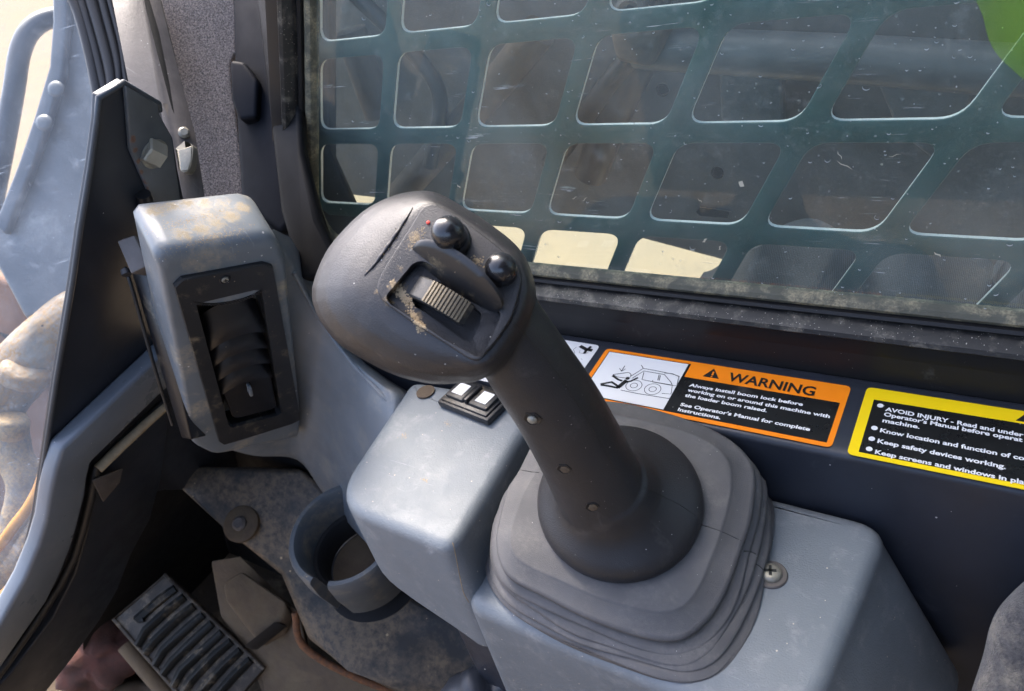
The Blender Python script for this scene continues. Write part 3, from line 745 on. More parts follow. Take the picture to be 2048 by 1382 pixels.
# ------------------------------------------------------------------ rocker switch on the pod
sw = thing('rocker_switch', PZ(930, 815, zp), 'small black rocker switch with white marks on the pod under the grip', 'switch')
su = nrm(PZ(992, 851, zp)-PZ(858, 798, zp)); sv = np.cross([0, 0, 1], su)
swc = PZ(932, 829, zp)+sv*.0125
box('switch_base', swc+np.array([0, 0, .0035]), su, sv, (0, 0, 1), .0525, .031, .006, m_bezel, sw, .0018)
box('switch_rim', swc+np.array([0, 0, .0068]), su, sv, (0, 0, 1), .047, .0265, .003, m_black, sw, .0012)
for k, q in ((-1, .0115), (1, .0115)):
    c = swc+su*k*q+np.array([0, 0, .0080]); w_ = nrm(np.array([0, 0, 1.])+su*k*.22)
    box('rocker', c, su, sv, w_, .0185, .0195, .006, m_bezel, sw, .0015)
    box('rocker_mark', c+w_*.0031, su, sv, w_, .0105, .0115, .0004, m_white, sw)
box('rocker_ridge', swc+np.array([0, 0, .0095]), su, sv, (0, 0, 1), .0035, .019, .006, m_black, sw, .001)
lathe('gasket_ring', PZ(852, 786, zp)+np.array([0, 0, .0005]), (0, 0, 1), [(.0075, 0), (.0075, .0012), (.005, .0014)], m_tanm, sw, 28)

# ------------------------------------------------------------------ boot
boot = thing('joystick_boot', PZ(1280, 1120, 0), 'dark grey rubber bellows boot at the foot of the joystick', 'boot')
n_p = nrm(np.array([0, 0, 1.])*.80+camv(0, 0, 1)*.42)          # the plate leans a little to the driver
PC = PZ(1180, 1233, .024)
def PB(px, py, off=0.): return PP(px, py, PC+n_p*off, n_p)
out_px = [(1035, 940), (1012, 976), (998, 1030), (990, 1075), (997, 1120), (1021, 1156), (1080, 1187), (1170, 1233), (1260, 1266), (1328, 1280), (1373, 1273), (1418, 1237), (1454, 1179), (1485, 1093), (1505, 1030), (1512, 949), (1494, 905), (1440, 863), (1350, 827), (1233, 800), (1150, 805), (1085, 850)]
in_px = [(1068, 945), (1045, 985), (1025, 1040), (1017, 1075), (1035, 1120), (1125, 1165), (1190, 1193), (1260, 1215), (1328, 1226), (1373, 1210), (1404, 1165), (1425, 1115), (1440, 1075), (1458, 1010), (1465, 963), (1454, 913), (1410, 878), (1350, 855), (1229, 828), (1160, 832), (1105, 870)]
cB = PB(1240, 1035)
OUT = ring_pts([PB(*a) for a in out_px], 112, cB); INN = ring_pts([PB(*a) for a in in_px], 112, cB)
base_px = [(981, 1120), (986, 1175), (1035, 1228), (1125, 1282), (1238, 1327), (1328, 1357), (1386, 1363), (1440, 1341), (1485, 1278), (1517, 1210), (1533, 1143), (1545, 1070)]
bp_ = [PZ(a, b, .001) for a, b in base_px]
bk = [PB(a, b) for a, b in ((1494, 905), (1440, 863), (1350, 827), (1233, 800), (1150, 805), (1085, 850), (1030, 935), (1000, 1010))]
bk = [np.array([p[0]+(p[0]-cB[0])*.08, min(p[1]+.002, .331), .001]) for p in bk]
BAS = ring_pts(bp_+[np.array([-.1, .325, .001])]+bk, 112, [cB[0], cB[1], 0])
# push the whole boot profile
def outw(i):
    d = OUT[i]-cB; d = d-n_p*np.dot(d, n_p); return nrm(d)
n = 112; rings = []
def R_(f): return [f(i) for i in range(n)]
rings.append(R_(lambda i: cB+(INN[i]-cB)*.30+n_p*.0004))
rings.append(R_(lambda i: cB+(INN[i]-cB)*.97+n_p*.0004))
rings.append(R_(lambda i: INN[i]+n_p*.0001))
rings.append(R_(lambda i: INN[i]-n_p*.0010+outw(i)*.0008))
rings.append(R_(lambda i: INN[i]*.2+OUT[i]*.8-n_p*.0012))
rings.append(R_(lambda i: OUT[i]*.97+INN[i]*.03-n_p*.0022))
rings.append(R_(lambda i: OUT[i]-n_p*.004))
F = 4
for f in range(F):
    for k in range(8):
        t = k/8; s_ = (f+t)/F
        def fn(i, s_=s_, t=t):
            a = OUT[i]-n_p*.007-outw(i)*.0022; b = BAS[i]-nrm((BAS[i]-cB)*np.array([1, 1, 0]))*.003
            bul = math.sin(math.pi*t)**.55 if 0 < t < 1 else 0.
            h = np.linalg.norm(a-b); am = min(.0060, h*.30)
            th_ = 2*math.pi*i/n; ir = 1+.16*math.sin(3*th_+f*2.1)+.10*math.sin(7*th_+f*4.3)
            sg = .0006*math.sin(2*th_+f*1.7)+.0003*math.sin(5*th_+f*3.1)
            return a*(1-s_)+b*s_+outw(i)*(am*bul*ir-.0005)+np.array([0, 0, sg*math.sin(math.pi*s_)])
        rings.append(R_(fn))
rings.append(R_(lambda i: BAS[i])); rings.append(R_(lambda i: BAS[i]-np.array([0, 0, .003])))
bo = loft('bellows', rings, m_boot, boot, True, True, 75)

# ------------------------------------------------------------------ joystick
joy = thing('joystick', PB(1235, 1000), 'black control joystick with a bulky thumb-control head leaning left over the console', 'joystick')
n_h = camv(-.10, .22, .97)
HC = P(900, 560, .338)
def PH(px, py, drop=0.): return PP(px, py, HC-n_h*drop, n_h)
sil = [(839, 381), (871, 384), (918, 408), (982, 449), (1039, 497), (1066, 551), (1072, 605), (1050, 668), (1015, 725), (957, 762), (918, 767), (871, 769), (823, 761), (775, 745), (727, 720), (680, 691), (648, 656), (629, 621), (622, 583), (635, 538), (657, 494), (696, 449), (737, 414), (791, 389)]
fac = [(850, 405), (880, 410), (930, 438), (990, 480), (1035, 522), (1052, 565), (1045, 610), (1015, 670), (975, 722), (940, 724), (900, 702), (850, 672), (800, 640), (755, 610), (738, 580), (745, 550), (765, 520), (790, 482), (815, 440)]
def ring2(px, drop, c=(905, 575), n=64):
    p3 = ring_pts([np.array([a, -b, 0.]) for a, b in px], n, [c[0], -c[1], 0])
    return [(p[0], -p[1]) for p in p3]
SIL, FAC = ring2(sil, 0), ring2(fac, 0)
def lerp2(a, b, t): return [(p[0]*(1-t)+q[0]*t, p[1]*(1-t)+q[1]*t) for p, q in zip(a, b)]
hc2 = (905, 575)
def sc2(a, k, c=hc2): return [(c[0]+(p[0]-c[0])*k, c[1]+(p[1]-c[1])*k) for p in a]
def dropr(px, drop): return [PH(a, b, drop) for a, b in px]
hr = [dropr(sc2(FAC, .3), 0), dropr(sc2(FAC, .92), 0), dropr(FAC, .0006), dropr(lerp2(FAC, SIL, .22), .0022), dropr(lerp2(FAC, SIL, .48), .0060), dropr(lerp2(FAC, SIL, .75), .0125), dropr(lerp2(FAC, SIL, .93), .0215)]
silr = dropr(SIL, .032); hr.append(silr)
cback = np.mean(silr, 0); vback = nrm(cback-CAM)
for k, dr in ((.985, .012), (.93, .022), (.80, .031), (.55, .038), (.2, .041)):
    hr.append([cback+(p-cback)*k+vback*dr for p in silr])
# shaft
axp = [(1000, 640, .362), (1032, 690, .370), (1068, 745, .381), (1112, 810, .396), (1152, 880, .413), (1185, 945, .430), (1205, 990, .443), (1222, 1030, .458)]
hw_ = [84, 86, 88, 89, 90, 91, 92, 96]
pts = [P(*a) for a in axp]; cp = catmull(pts, 5); hwm = np.interp(np.linspace(0, 1, len(cp)), np.linspace(0, 1, len(axp)), [w*a[2]/FPX for w, a in zip(hw_, axp)])
sh = tube_mesh(cp, list(hwm), 32)
# skirt dome on the plate
dcn = PB(1238, 1000, .004); DR = .0505
# spline of the dome: circle on the plate shrinking up to the shaft
shaft_base = P(1205, 985, .443)
drings = []
u, v = frame(n_p)
for k, (t, hh) in enumerate(((1, -.004), (1, .0015), (.985, .0045), (.955, .0070), (.90, .0098), (.80, .0135), (.70, .0175), (.62, .022), (.56, .028), (.50, .036))):
    c = dcn*(1-0)+n_p*hh
    w_ = max(0, (1-t)/.5); tgt = shaft_base+nrm(pts[4]-pts[6])*.0*(w_)
    c = c+(tgt-dcn-n_p*np.dot(tgt-dcn, n_p))*w_**1.3*.9
    drings.append([c+DR*t*(math.cos(2*math.pi*i/64)*u+math.sin(2*math.pi*i/64)*v) for i in range(64)])
def apply_mods(o):
    dg = bpy.context.evaluated_depsgraph_get(); dg.update(); me = bpy.data.meshes.new_from_object(o.evaluated_get(dg)); return me
def tmpobj(vs, fs, name='tmp'):
    me = mesh(name, vs, fs); fixn(me); o = bpy.data.objects.new(name, me); COL.objects.link(o); return o
g = tmpobj(*merge([loft_mesh(hr), sh, loft_mesh(drings)]))
m_ = g.modifiers.new('r', 'REMESH'); m_.mode = 'VOXEL'; m_.voxel_size = .0011
s1 = g.modifiers.new('s', 'SMOOTH'); s1.factor = .5; s1.iterations = 14
def cutter(px, top, depth, r=.0015):
    q = rounded([PH(a, b, -top) for a, b in px], r, 4); nq = len(q)
    vs = q+[p-n_h*(top+depth) for p in q]
    fs = [tuple(range(nq)), tuple(range(2*nq-1, nq-1, -1))]+[(i, i+nq, (i+1) % nq+nq, (i+1) % nq) for i in range(nq)]
    return tmpobj(vs, fs, 'cut')
def Z3(x, y): return (600+x/3.14, 360+y/3.14)
c1 = cutter([Z3(*a) for a in ((505, 700), (690, 478), (760, 470), (1250, 800), (1240, 850), (1130, 1085), (1085, 1085), (900, 985), (530, 745))], .01, .0022, .0025)
c2 = cutter([Z3(*a) for a in ((665, 690), (735, 582), (860, 590), (1115, 790), (1108, 850), (1055, 972), (1000, 965), (740, 780), (672, 745))], .01, .010, .0015)
for c in (c1, c2):
    b = g.modifiers.new('b', 'BOOLEAN'); b.operation = 'DIFFERENCE'; b.object = c; b.solver = 'EXACT'
fp_px = [(800, 150), (850, 150), (925, 188), (1010, 240), (1120, 320), (1240, 415), (1340, 500), (1395, 610), (1370, 730), (1325, 870), (1230, 1010), (1120, 1135), (1060, 1120), (900, 1015), (700, 890), (520, 760), (475, 690), (500, 600), (590, 450), (700, 280), (760, 180)]
fpo = rounded([PH(*Z3(*a), -.0022) for a in fp_px], .003, 3)
fpm = prism('face_plate', fpo, -n_h*.006, m_grip, None, .0008, 3)
for c in (c1, c2):
    b = fpm.modifiers.new('b', 'BOOLEAN'); b.operation = 'DIFFERENCE'; b.object = c; b.solver = 'EXACT'
fme = apply_mods(fpm); COL.objects.unlink(fpm); bpy.data.objects.remove(fpm)
me = apply_mods(g)
for o in (g, c1, c2): COL.objects.unlink(o); bpy.data.objects.remove(o)
m_grip = mat('black_rubber_plastic_muddy', (.021, .0205, .022), .42, bump=.4, bscale=1300, mott=.25, mscale=28, dust=((.24, .22, .20), .3, 40, .2), specks=(PALE, 300, .16), scratch=((.12, .115, .115), 40, .4),
    stains=((.36, .25, .12), 210, [(PH(*Z3(a, b)), rr_) for a, b, rr_ in ((610, 680, .008), (680, 760, .006), (735, 850, .006), (760, 920, .005), (560, 760, .006), (730, 360, .007), (690, 420, .005), (1110, 510, .004), (1000, 445, .004), (1260, 830, .004), (640, 560, .005), (480, 700, .003), (1240, 680, .003))]))
me.name = 'grip'; grip = link('grip', me, m_grip, joy, True, 38)
fme.materials.clear(); link('face_plate', fme, m_grip, joy, True, 38)
nv_ = len(me.vertices)
tg = BVHTree.FromPolygons([v.co.copy() for v in me.vertices]+[v.co.copy() for v in fme.vertices], [tuple(p.vertices) for p in me.polygons]+[tuple(i+nv_ for i in p.vertices) for p in fme.polygons])
# thumb wheel in its slot
wa, wb = PH(*Z3(705, 680), 0), PH(*Z3(1075, 890), 0)
wd = nrm(wb-wa); wn = n_h; ww = nrm(np.cross(wn, wd)); wl_ = np.linalg.norm(wb-wa); wc = (wa+wb)/2
# keep the wheel centred in the slot
wc = (PH(*Z3(665, 690), 0)+PH(*Z3(1055, 972), 0)+PH(*Z3(735, 582), 0)+PH(*Z3(1115, 790), 0))/4
Rw = .0215; sag = math.asin(min(.99, wl_*.5/Rw)); ctr = wc-wn*(Rw-.0060)
def arcslab(name, a0, a1, r, hw2, m, parent, k=20, dr=.004):
    rings = []
    for i in range(k+1):
        a = a0+(a1-a0)*i/k; d = wd*math.sin(a)+wn*math.cos(a)
        rings.append([ctr+d*(r-dr)+ww*hw2, ctr+d*(r-.0006)+ww*hw2, ctr+d*r+ww*(hw2-.0008), ctr+d*r-ww*(hw2-.0008), ctr+d*(r-.0006)-ww*hw2, ctr+d*(r-dr)-ww*hw2])
    return loft(name, rings, m, parent, angle=30)
arcslab('thumb_wheel', -sag*.92, sag*.90, Rw, .0054, m_bezel, joy, 24, .006)
lst = []
for i in range(12):
    a = -.26+.85*i/11; d = wd*math.sin(a)+wn*math.cos(a); t_ = wd*math.cos(a)-wn*math.sin(a); rad = .00062
    p = ctr+d*(Rw+.0003); prof = [p-t_*rad-d*.0006, p-t_*rad*.7+d*.0006, p+t_*rad*.7+d*.0006, p+t_*rad-d*.0006]
    lst.append(loft_mesh([[q+ww*.0052 for q in prof], [q-ww*.0052 for q in prof]]))
o = link('wheel_ribs', mesh('wheel_ribs', *merge(lst)), mat('wheel_tan', (.17, .14, .095), .6, bump=.4, bscale=900, mott=.5, mscale=150, dust=((.30, .24, .15), .5, 80, .6)), joy, False)
# curved fin between wheel and buttons
topz = [(682, 448), (740, 402), (850, 412), (1000, 488), (1130, 598), (1220, 700), (1264, 790), (1240, 832)]
botz = [(690, 470), (760, 535), (850, 605), (960, 690), (1050, 745), (1130, 790), (1190, 818), (1235, 834)]
fr_, bk_ = [], []
tt = catmull([PH(*Z3(*a), -.014*math.sin(math.pi*(i+.05)/7.2)) for i, a in enumerate(topz)], 5)
bb = catmull([PH(*Z3(*a), .0015) for a in botz], 5)
th = nrm(np.cross(wd, n_h)); th = th if np.dot(th, R@np.array([0, 1, 0.])) > 0 else -th
rings = []
for a, b in zip(tt, bb):
    d = nrm(a-b) if np.linalg.norm(a-b) > 1e-5 else n_h
    rings.append([b, b*.15+a*.85, a+th*.0006, a+th*.0022, a*.85+b*.15+th*.003, b+th*.003])
loft('divider_fin', rings, mat('fin_black', (.014, .014, .015), .36, dust=((.3, .24, .14), .42, 90, .6), specks=(TAN, 300, .15)), joy, angle=50)
# two thumb buttons
for (zx, zy, rp) in ((925, 318, 105), (1257, 545, 99)):
    c0, no = hit(tg, *Z3(zx+12, zy+30)); r = rp/3.14*.333/FPX; c = P(*Z3(zx, zy), .327)
    dd = nrm(c-c0)
    prof = [(r*.98, -r*1.4), (r*1.0, -r*.2)]+[(r*math.cos(a), r*math.sin(a)*.92) for a in np.linspace(.05, 1.52, 12)]
    bt_ = lathe('thumb_button', c-n_h*r*.25, n_h, prof, m_gloss, joy, 40, 60)
    lathe('button_collar', c-n_h*r*1.35, n_h, [(r*1.16, -r*.4), (r*1.16, r*.12), (r*1.05, r*.22), (r*.9, r*.2)], m_black, joy, 40, 50)
c0, no = hit(tg, *Z3(805, 268)); lathe('red_dot', c0, no, [(.0009, -.0005), (.0009, .0003), (.0006, .0005)], m_red, joy, 16)
# torn slit in the head skin, seams
sl_ = strip_on(tg, [Z3(*a) for a in ((708, 175), (660, 255), (590, 365), (530, 450), (470, 530), (405, 600))], 0, .0000)
vs, fs = tube_mesh(sl_, [.0003+.0008*math.sin(math.pi*(i+.5)/len(sl_))*(1+.25*math.sin(i*1.3)) for i in range(len(sl_))], 8)
link('torn_slit', mesh('torn_slit', vs, fs), m_black, joy)
bits = []
for i in range(26):
    t = rng.uniform(.25, 1); q = sl_[int(t*(len(sl_)-1))]+R@np.array([rng.normal(0, .0007), rng.normal(0, .0007), .0006]); r = rng.uniform(.0002, .0007)
    bits.append(([q+r*nrm(rng.normal(size=3)) for _ in range(4)], [(0, 1, 2), (0, 2, 3), (0, 3, 1), (1, 3, 2)]))
o = link('torn_crumbs', mesh('torn_crumbs', *merge(bits)), m_dirt, joy, False); tag(o, kind='stuff')
def seam(pix, tree, parent, r=.00028, m=None, name='mould_seam'):
    q = strip_on(tree, pix, 0, -.00005)
    if len(q) > 2: tube(name, q, r, m or m_ink, parent, 6)
seam([(1024, 642), (1050, 670), (1090, 715), (1130, 770), (1165, 825), (1195, 875), (1220, 920), (1235, 955)], tg, joy)
seam([(1285, 975), (1320, 990), (1360, 1010), (1392, 1032)], tg, joy)
seam([Z3(*a) for a in ((1385, 690), (1370, 780), (1330, 880), (1260, 985), (1190, 1070), (1120, 1130))], tg, joy, .0003, m_bezel, 'edge_groove')
# screws in the shaft
for (px, py, r, bright) in ((1065, 838, .0052, 1), (1128, 938, .0042, 0), (1184, 1014, .0042, 0)):
    c, no = hit(tg, px, py)
    if c is None: continue
    lathe('screw_recess', c, no, [(r, -.002), (r, .0002), (r*.9, .0004), (r*.75, .00005)], m_black, joy, 6)
    if bright: lathe('grip_screw', c, no, [(r*.5, -.001), (r*.5, .0008), (r*.3, .0018), (r*.1, .002)], m_zinc, joy, 20)
    else: lathe('grip_screw', c+R@np.array([.0006, 0, 0]), no, [(r*.66, -.001), (r*.66, .0006), (r*.6, .0007)], m_tanm, joy, 6)
tb = bvh(bo)
seam([(1398, 1048), (1440, 1062), (1490, 1085)], tb, boot, .0003)
seam([(1036, 939), (1060, 943), (1078, 945)], tb, boot, .0003)
seam([(1487, 1102), (1500, 1103), (1512, 1108)], tb, boot, .0004)
seam([(1512, 1128), (1520, 1133), (1527, 1140)], tb, boot, .0004)
# mud caked in the thumb-control recess
def crumbs(name, tree, cx, cy, sx, sy, n_, m, parent, rmin=.0003, rmax=.0012, ang=0.):
    rmin, rmax, n_ = rmin*.5, rmax*.62, int(n_*1.5)
    bits = []
    for i in range(n_):
        a, b = rng.normal(0, sx), rng.normal(0, sy); x_, y_ = cx+a*math.cos(ang)-b*math.sin(ang), cy+a*math.sin(ang)+b*math.cos(ang)
        l, no = hit(tree, x_, y_)
        if l is None: continue
        r = rng.uniform(rmin, rmax); u_, v_ = frame(no); k = 6; w0 = rng.uniform(.5, 1, k)
        vs = [l+r*w0[j]*(math.cos(j*1.047)*u_+math.sin(j*1.047)*v_) for j in range(k)]+[l+no*r*.35]
        bits.append((vs, [(j, (j+1) % k, k) for j in range(k)]))
    if bits: tag(link(name, mesh(name, *merge(bits)), m, parent, True), kind='stuff')
crumbs('mud_crumbs', tg, *Z3(640, 720), 16, 5, 140, m_dirt, joy, .0004, .0014, .8)
crumbs('mud_crumbs', tg, *Z3(730, 880), 14, 4, 120, m_dirt, joy, .0004, .0014, 1.1)
crumbs('mud_crumbs', tg, *Z3(730, 370), 12, 6, 70, m_dirt, joy, .0003, .0009, 2.2)
crumbs('mud_crumbs', tg, *Z3(1110, 510), 6, 4, 50, m_dirt, joy, .0003, .0011)
crumbs('mud_crumbs', tg, *Z3(1000, 440), 6, 4, 40, m_dirt, joy, .0003, .001)
tv = bvh(hob)
crumbs('mud_crumbs', tv, 385, 440, 45, 6, 260, m_dirt, vent, .0002, .0009, -.25)
crumbs('mud_crumbs', tv, 440, 470, 40, 5, 220, m_dirt, vent, .0002, .0009, -.3)
crumbs('mud_crumbs', tv, 420, 490, 60, 18, 160, m_dirt, vent, .0002, .0008, -.2)
tc_ = bvh(conb); tpd = bvh(podo)
seam([(905, 1085), (909, 1100), (914, 1125), (920, 1155), (927, 1185), (938, 1205)], tpd, con, .00032, m_dirt)
for (x_, y_) in ((894, 847), (808, 871), (850, 960)): crumbs('mud_crumbs', tpd, x_, y_, 4, 3, 24, m_dirt, con, .0003, .0009)
for (x_, y_) in ((972, 1115), (985, 1080)): crumbs('mud_crumbs', tc_, x_, y_, 3, 4, 24, m_dirt, con, .0003, .001)
crumbs('mud_crumbs', tc_, 1640, 1000, 50, 4, 150, m_dirt, con, .0002, .0008, .35)

# console screw with washer
cs = PZ(1541, 1150, .0)
scr_ = thing('console_screw', cs, 'cross-head steel screw with a dark washer on the console beside the boot', 'screw')
lathe('washer', cs, (0, 0, 1), [(.0098, -.001), (.0098, .0008), (.0092, .0014), (.006, .0014)], m_steel, scr_, 40)
lathe('screw_head', cs+np.array([0, 0, .001]), (0, 0, 1), [(.0066, 0), (.0066, .0012), (.0060, .0026), (.0045, .0034), (.002, .0036)], m_zinc, scr_, 40)
for a in (.3, .3+math.pi/2): box('cross_slot', cs+np.array([0, 0, .0046]), (math.cos(a), math.sin(a), 0), (-math.sin(a), math.cos(a), 0), (0, 0, 1), .0070, .0017, .0006, m_ink, scr_)

# ------------------------------------------------------------------ front door frame on the left
n_f = nrm(np.cross(RAKE, np.array([0, 1., 0])));
if np.dot(n_f, CAM-P(280, 500, .62)) < 0: n_f = -n_f
P0F = P(280, 500, .60)
def PF(px, py, off=0.): return PP(px, py, P0F+n_f*off, n_f)
post = thing('door_post', PF(250, 700), 'tall dark blue-grey door post panel with a bright worn edge, left of the air vent', 'post')
pp_px = [(196, 193), (246, 163), (319, 206), (319, 228), (346, 276), (356, 340), (372, 420), (500, 560), (500, 980), (330, 980), (250, 1000), (180, 1200), (60, 1400), (-60, 1400), (0, 1234), (53, 1107), (71, 1036), (89, 917), (113, 756), (146, 560), (160, 460), (181, 333), (194, 240)]
prism('post_panel', [PF(*a) for a in pp_px], -n_f*.006, m_dark, post, .0012)
pf = [o for o in post.children][0]
# pale rolled edge along the outer side
edge = [(319, 222), (317, 207), (247, 165), (197, 196), (194, 240), (181, 333), (160, 460), (146, 560), (113, 756), (89, 917), (71, 1036), (53, 1107), (0, 1234), (-60, 1330)]
tube('rolled_edge', [PF(a, b, .0005) for a, b in edge], .0022, mat('worn_edge_paint', (.045, .052, .06), .42, mott=.3), post, 8)
# raised second plate under the bolt
prism('bolt_plate', [PF(a, b, .004) for a, b in ((252, 172), (317, 210), (319, 230), (344, 276), (352, 335), (366, 430), (318, 430), (262, 300))], -n_f*.004, mat('scuffed_plate', (.085, .093, .10), .4, mott=.5, mscale=20, scratch=((.25, .26, .27), 40, .8), specks=(PALE, 160, .2), dust=((.2, .17, .13), .3, 15, .4), stains=((.26, .11, .05), 220, [(PF(a, b, .004), rr_) for a, b, rr_ in ((266, 278, .006), (271, 300, .005), (277, 322, .005), (282, 345, .005), (287, 368, .007), (292, 380, .007))])), post, .001)
tp_ = bvh(pf)
tube('cable_stub', [PF(a, b, .004) for a, b in ((286, 388), (292, 405), (300, 430))], .0055, m_rubber, post, 14, 5)
# hex bolt
bl_c = PF(308, 307, .004); axb = camv(-.50, .22, .84)
blt = thing('hex_bolt', bl_c, 'large muddy zinc hex bolt on the door post beside the rust streak', 'bolt')
lathe('washer', bl_c, n_f, [(.0115, 0), (.0115, .0016), (.009, .002)], m_zinc, blt, 32)
lathe('hex_head', bl_c+n_f*.002, axb, [(.0102, -.003), (.0102, .0090), (.0092, .0105), (.006, .0100)], m_zinc, blt, 6, 25)
for i in range(5):
    u_, v_ = frame(axb); a = i*1.2
    box('head_marking', bl_c+n_f*.002+axb*.0100+u_*.0035*math.cos(a)+v_*.0035*math.sin(a), u_*math.cos(a*2)+v_*math.sin(a*2), np.cross(axb, u_*math.cos(a*2)+v_*math.sin(a*2)), axb, .003, .0009, .0006, m_zinc, blt)
# strap and clip
stp = thing('steel_strap', P(270, 100, .64), 'flat brownish steel strap running down from the roof to the door post', 'strap')
prism('strap_bar', [P(219, -20, .66), P(280, -20, .66), P(300, 60, .655), P(352, 262, .635), P(372, 400, .62), P(352, 400, .62), P(317, 205, .634), P(256, 168, .634)], R@np.array([.012, 0, -.012]), m_steel, stp, .001)
prism('strap_flange', [P(281, -20, .661), P(294, -20, .665), P(362, 262, .64), P(384, 400, .625), P(374, 400, .622), P(354, 262, .636)], R@np.array([.004, 0, -.02]), m_void, stp, .001)
clp = thing('spring_clip', P(368, 310, .62), 'small U-shaped zinc clip hooked on the edge of the door post', 'clip')
cl = [P(354, 300, .615), P(357, 318, .614), P(361, 340, .614), P(368, 344, .614), P(378, 340, .615), P(384, 320, .616), P(385, 292, .617), P(372, 284, .62)]
w_ = R@np.array([.0, .0, -.010]); vs, fs = [], []
cc = catmull(cl, 4)
prism('clip_band', cc+[p+R@np.array([-.0012, .001, 0]) for p in reversed(cc)], w_, m_zinc, clp)
prism('clip_front', [P(357, 300, .6135), P(383, 292, .6155), P(382, 322, .6145), P(376, 340, .6135), P(362, 342, .6135)], R@np.array([0, 0, -.0012]), m_zinc, clp, .0004)
lathe('clip_pin', P(368, 268, .64), camv(.4, .1, .9), [(.0048, 0), (.0048, .004), (.003, .006)], m_zinc, clp, 20)
# door seals above the post
seals = thing('door_seal', P(190, 60, .68), 'ribbed black rubber door seal curving down to the tip of the door post', 'seal')
for q, r in ((((140, -20), (160, 30), (178, 95), (190, 150), (200, 205)), .0055), (((158, -20), (174, 35), (192, 100), (204, 150), (214, 195)), .0045), (((178, -20), (196, 40), (214, 105), (224, 150), (228, 190)), .0058), (((200, -20), (214, 35), (230, 95), (238, 135), (240, 170)), .0042), (((214, -20), (228, 30), (244, 95), (251, 150), (256, 175)), .003)):
    tube('seal_rib', [P(a, b, .665) for a, b in q], r, m_rubber, seals, 12, 6)
prism('seal_base', [P(a, b, .675) for a, b in ((138, -20), (225, -20), (258, 170), (240, 200), (198, 215))], R@np.array([0, 0, -.01]), m_fw, seals)
# pale raised trim of the door sill, and the dark kick panel under it
trim = thing('door_sill_trim', PF(150, 1000, .01), 'pale grey raised sill trim bent like a hockey stick along the door opening', 'trim')
to = [(345, 690), (303, 730), (125, 899), (112, 940), (101, 988), (92, 1045), (77, 1095), (50, 1160), (0, 1250), (-80, 1350)]
ti = [(-80, 1440), (0, 1339), (95, 1202), (125, 1140), (143, 1095), (158, 1045), (172, 988), (176, 955), (183, 925), (321, 789), (370, 745)]
prism('trim_face', [PF(a, b, .016) for a, b in to+ti], -n_f*.016, mat('trim_grey', (.15, .17, .195), .30, bump=.15, mott=.2, mscale=18, specks=(PALE, 160, .12), dust=((.35, .35, .33), .3, 12, .3)), trim, .0035, 3)
kick = thing('kick_panel', PF(200, 1150, .01), 'dark blue-grey kick panel below the sill trim at the edge of the footwell', 'panel')
kp = [(340, 800), (334, 870), (322, 960), (300, 1040), (262, 1110), (235, 1180), (200, 1240), (150, 1310), (80, 1400), (-60, 1460), (-60, 1430), (20, 1350), (105, 1238), (150, 1150), (178, 1050), (190, 985), (196, 950)]
prism('kick_face', [PF(a, b, .007) for a, b in kp], -n_f*.02, m_dark, kick, .002)
tube('rubber_edging', [PF(a, b, .010) for a, b in ((335, 797), (260, 868), (192, 935), (182, 990), (168, 1050), (150, 1110), (120, 1170), (60, 1260), (0, 1345), (-60, 1420))], .0042, m_rubber, kick, 10)
tube('dusty_ledge', [PF(a, b, .013) for a, b in ((330, 812), (290, 848), (240, 895), (196, 938))], .0048, m_redtan, kick, 10)
prism('bent_tab', [PF(a, b, .016) for a, b in ((186, 962), (246, 938), (240, 965), (207, 1004))], -n_f*.002, m_steel, kick, .0005)

# door glass and what is seen through it
dgl = thing('door_glass', PF(60, 600, -.02), 'scratched clear door glass at the far left of the picture', 'window pane')
prism('glass_pane', [P(a, b, .80) for a, b in ((-120, -60), (260, -60), (260, 180), (240, 260), (200, 700), (160, 1000), (120, 1180), (-120, 1400))], R@np.array([0, 0, -.004]), m_dglass, dgl)
rail = thing('grab_rail', P(30, 150, .95), 'bent grey grab rail outside the door glass at top left', 'grab rail')
m_rail = mat('rail_paint', (.036, .041, .048), .35, mott=.4, mscale=20, scratch=((.5, .5, .5), 18, .9), specks=(PALE, 70, .3))
tube('rail_tube', [P(a, b, d) for a, b, d in ((150, 30, .98), (95, 38, .96), (60, 62, .95), (40, 105, .945), (28, 180, .94), (8, 290, .94), (-30, 480, .94))], .0122, m_rail, rail, 18, 8)
la = thing('loader_arm', P(90, 350, .95), 'pale blue-grey painted loader arm outside the door glass', 'loader arm')
lp = [(103, -60), (104, 43), (97, 133), (67, 233), (33, 333), (0, 416), (-14, 450), (-14, 520), (50, 640), (135, 605), (260, 560), (300, 200), (260, -60)]
prism('arm_plate', [P(a, b, .92) for a, b in lp], R@np.array([0, 0, -.08]), m_lift, la, .006)
prism('edge_flange', [P(a, b, .905) for a, b in ((103, -60), (104, 43), (97, 133), (67, 233), (33, 333), (0, 416), (-14, 450), (10, 470), (24, 430), (60, 345), (95, 245), (124, 150), (134, 50), (134, -60))], R@np.array([0, 0, -.014]), mat('flange_paint', (.065, .075, .088), .35, mott=.4, mscale=12, scratch=((.6, .6, .6), 12, .6)), la, .004)
for c in ((112, 178), (88, 245)):
    lathe('weld_boss', P(*c, .902), camv(0, 0, 1), [(.010, 0), (.009, .002), (.005, .0035), (.001, .004)], m_lift, la, 24, 60)
fit = thing('hydraulic_fitting', P(70, 700, .95), 'muddy pale metal elbow fitting behind the lower door glass', 'fitting')
tube('elbow', [P(a, b, d) for a, b, d in ((190, 590, .93), (120, 660, .92), (60, 715, .92), (10, 780, .92), (-40, 850, .92))], [.030, .034, .036, .034, .032], m_pale, fit, 22)
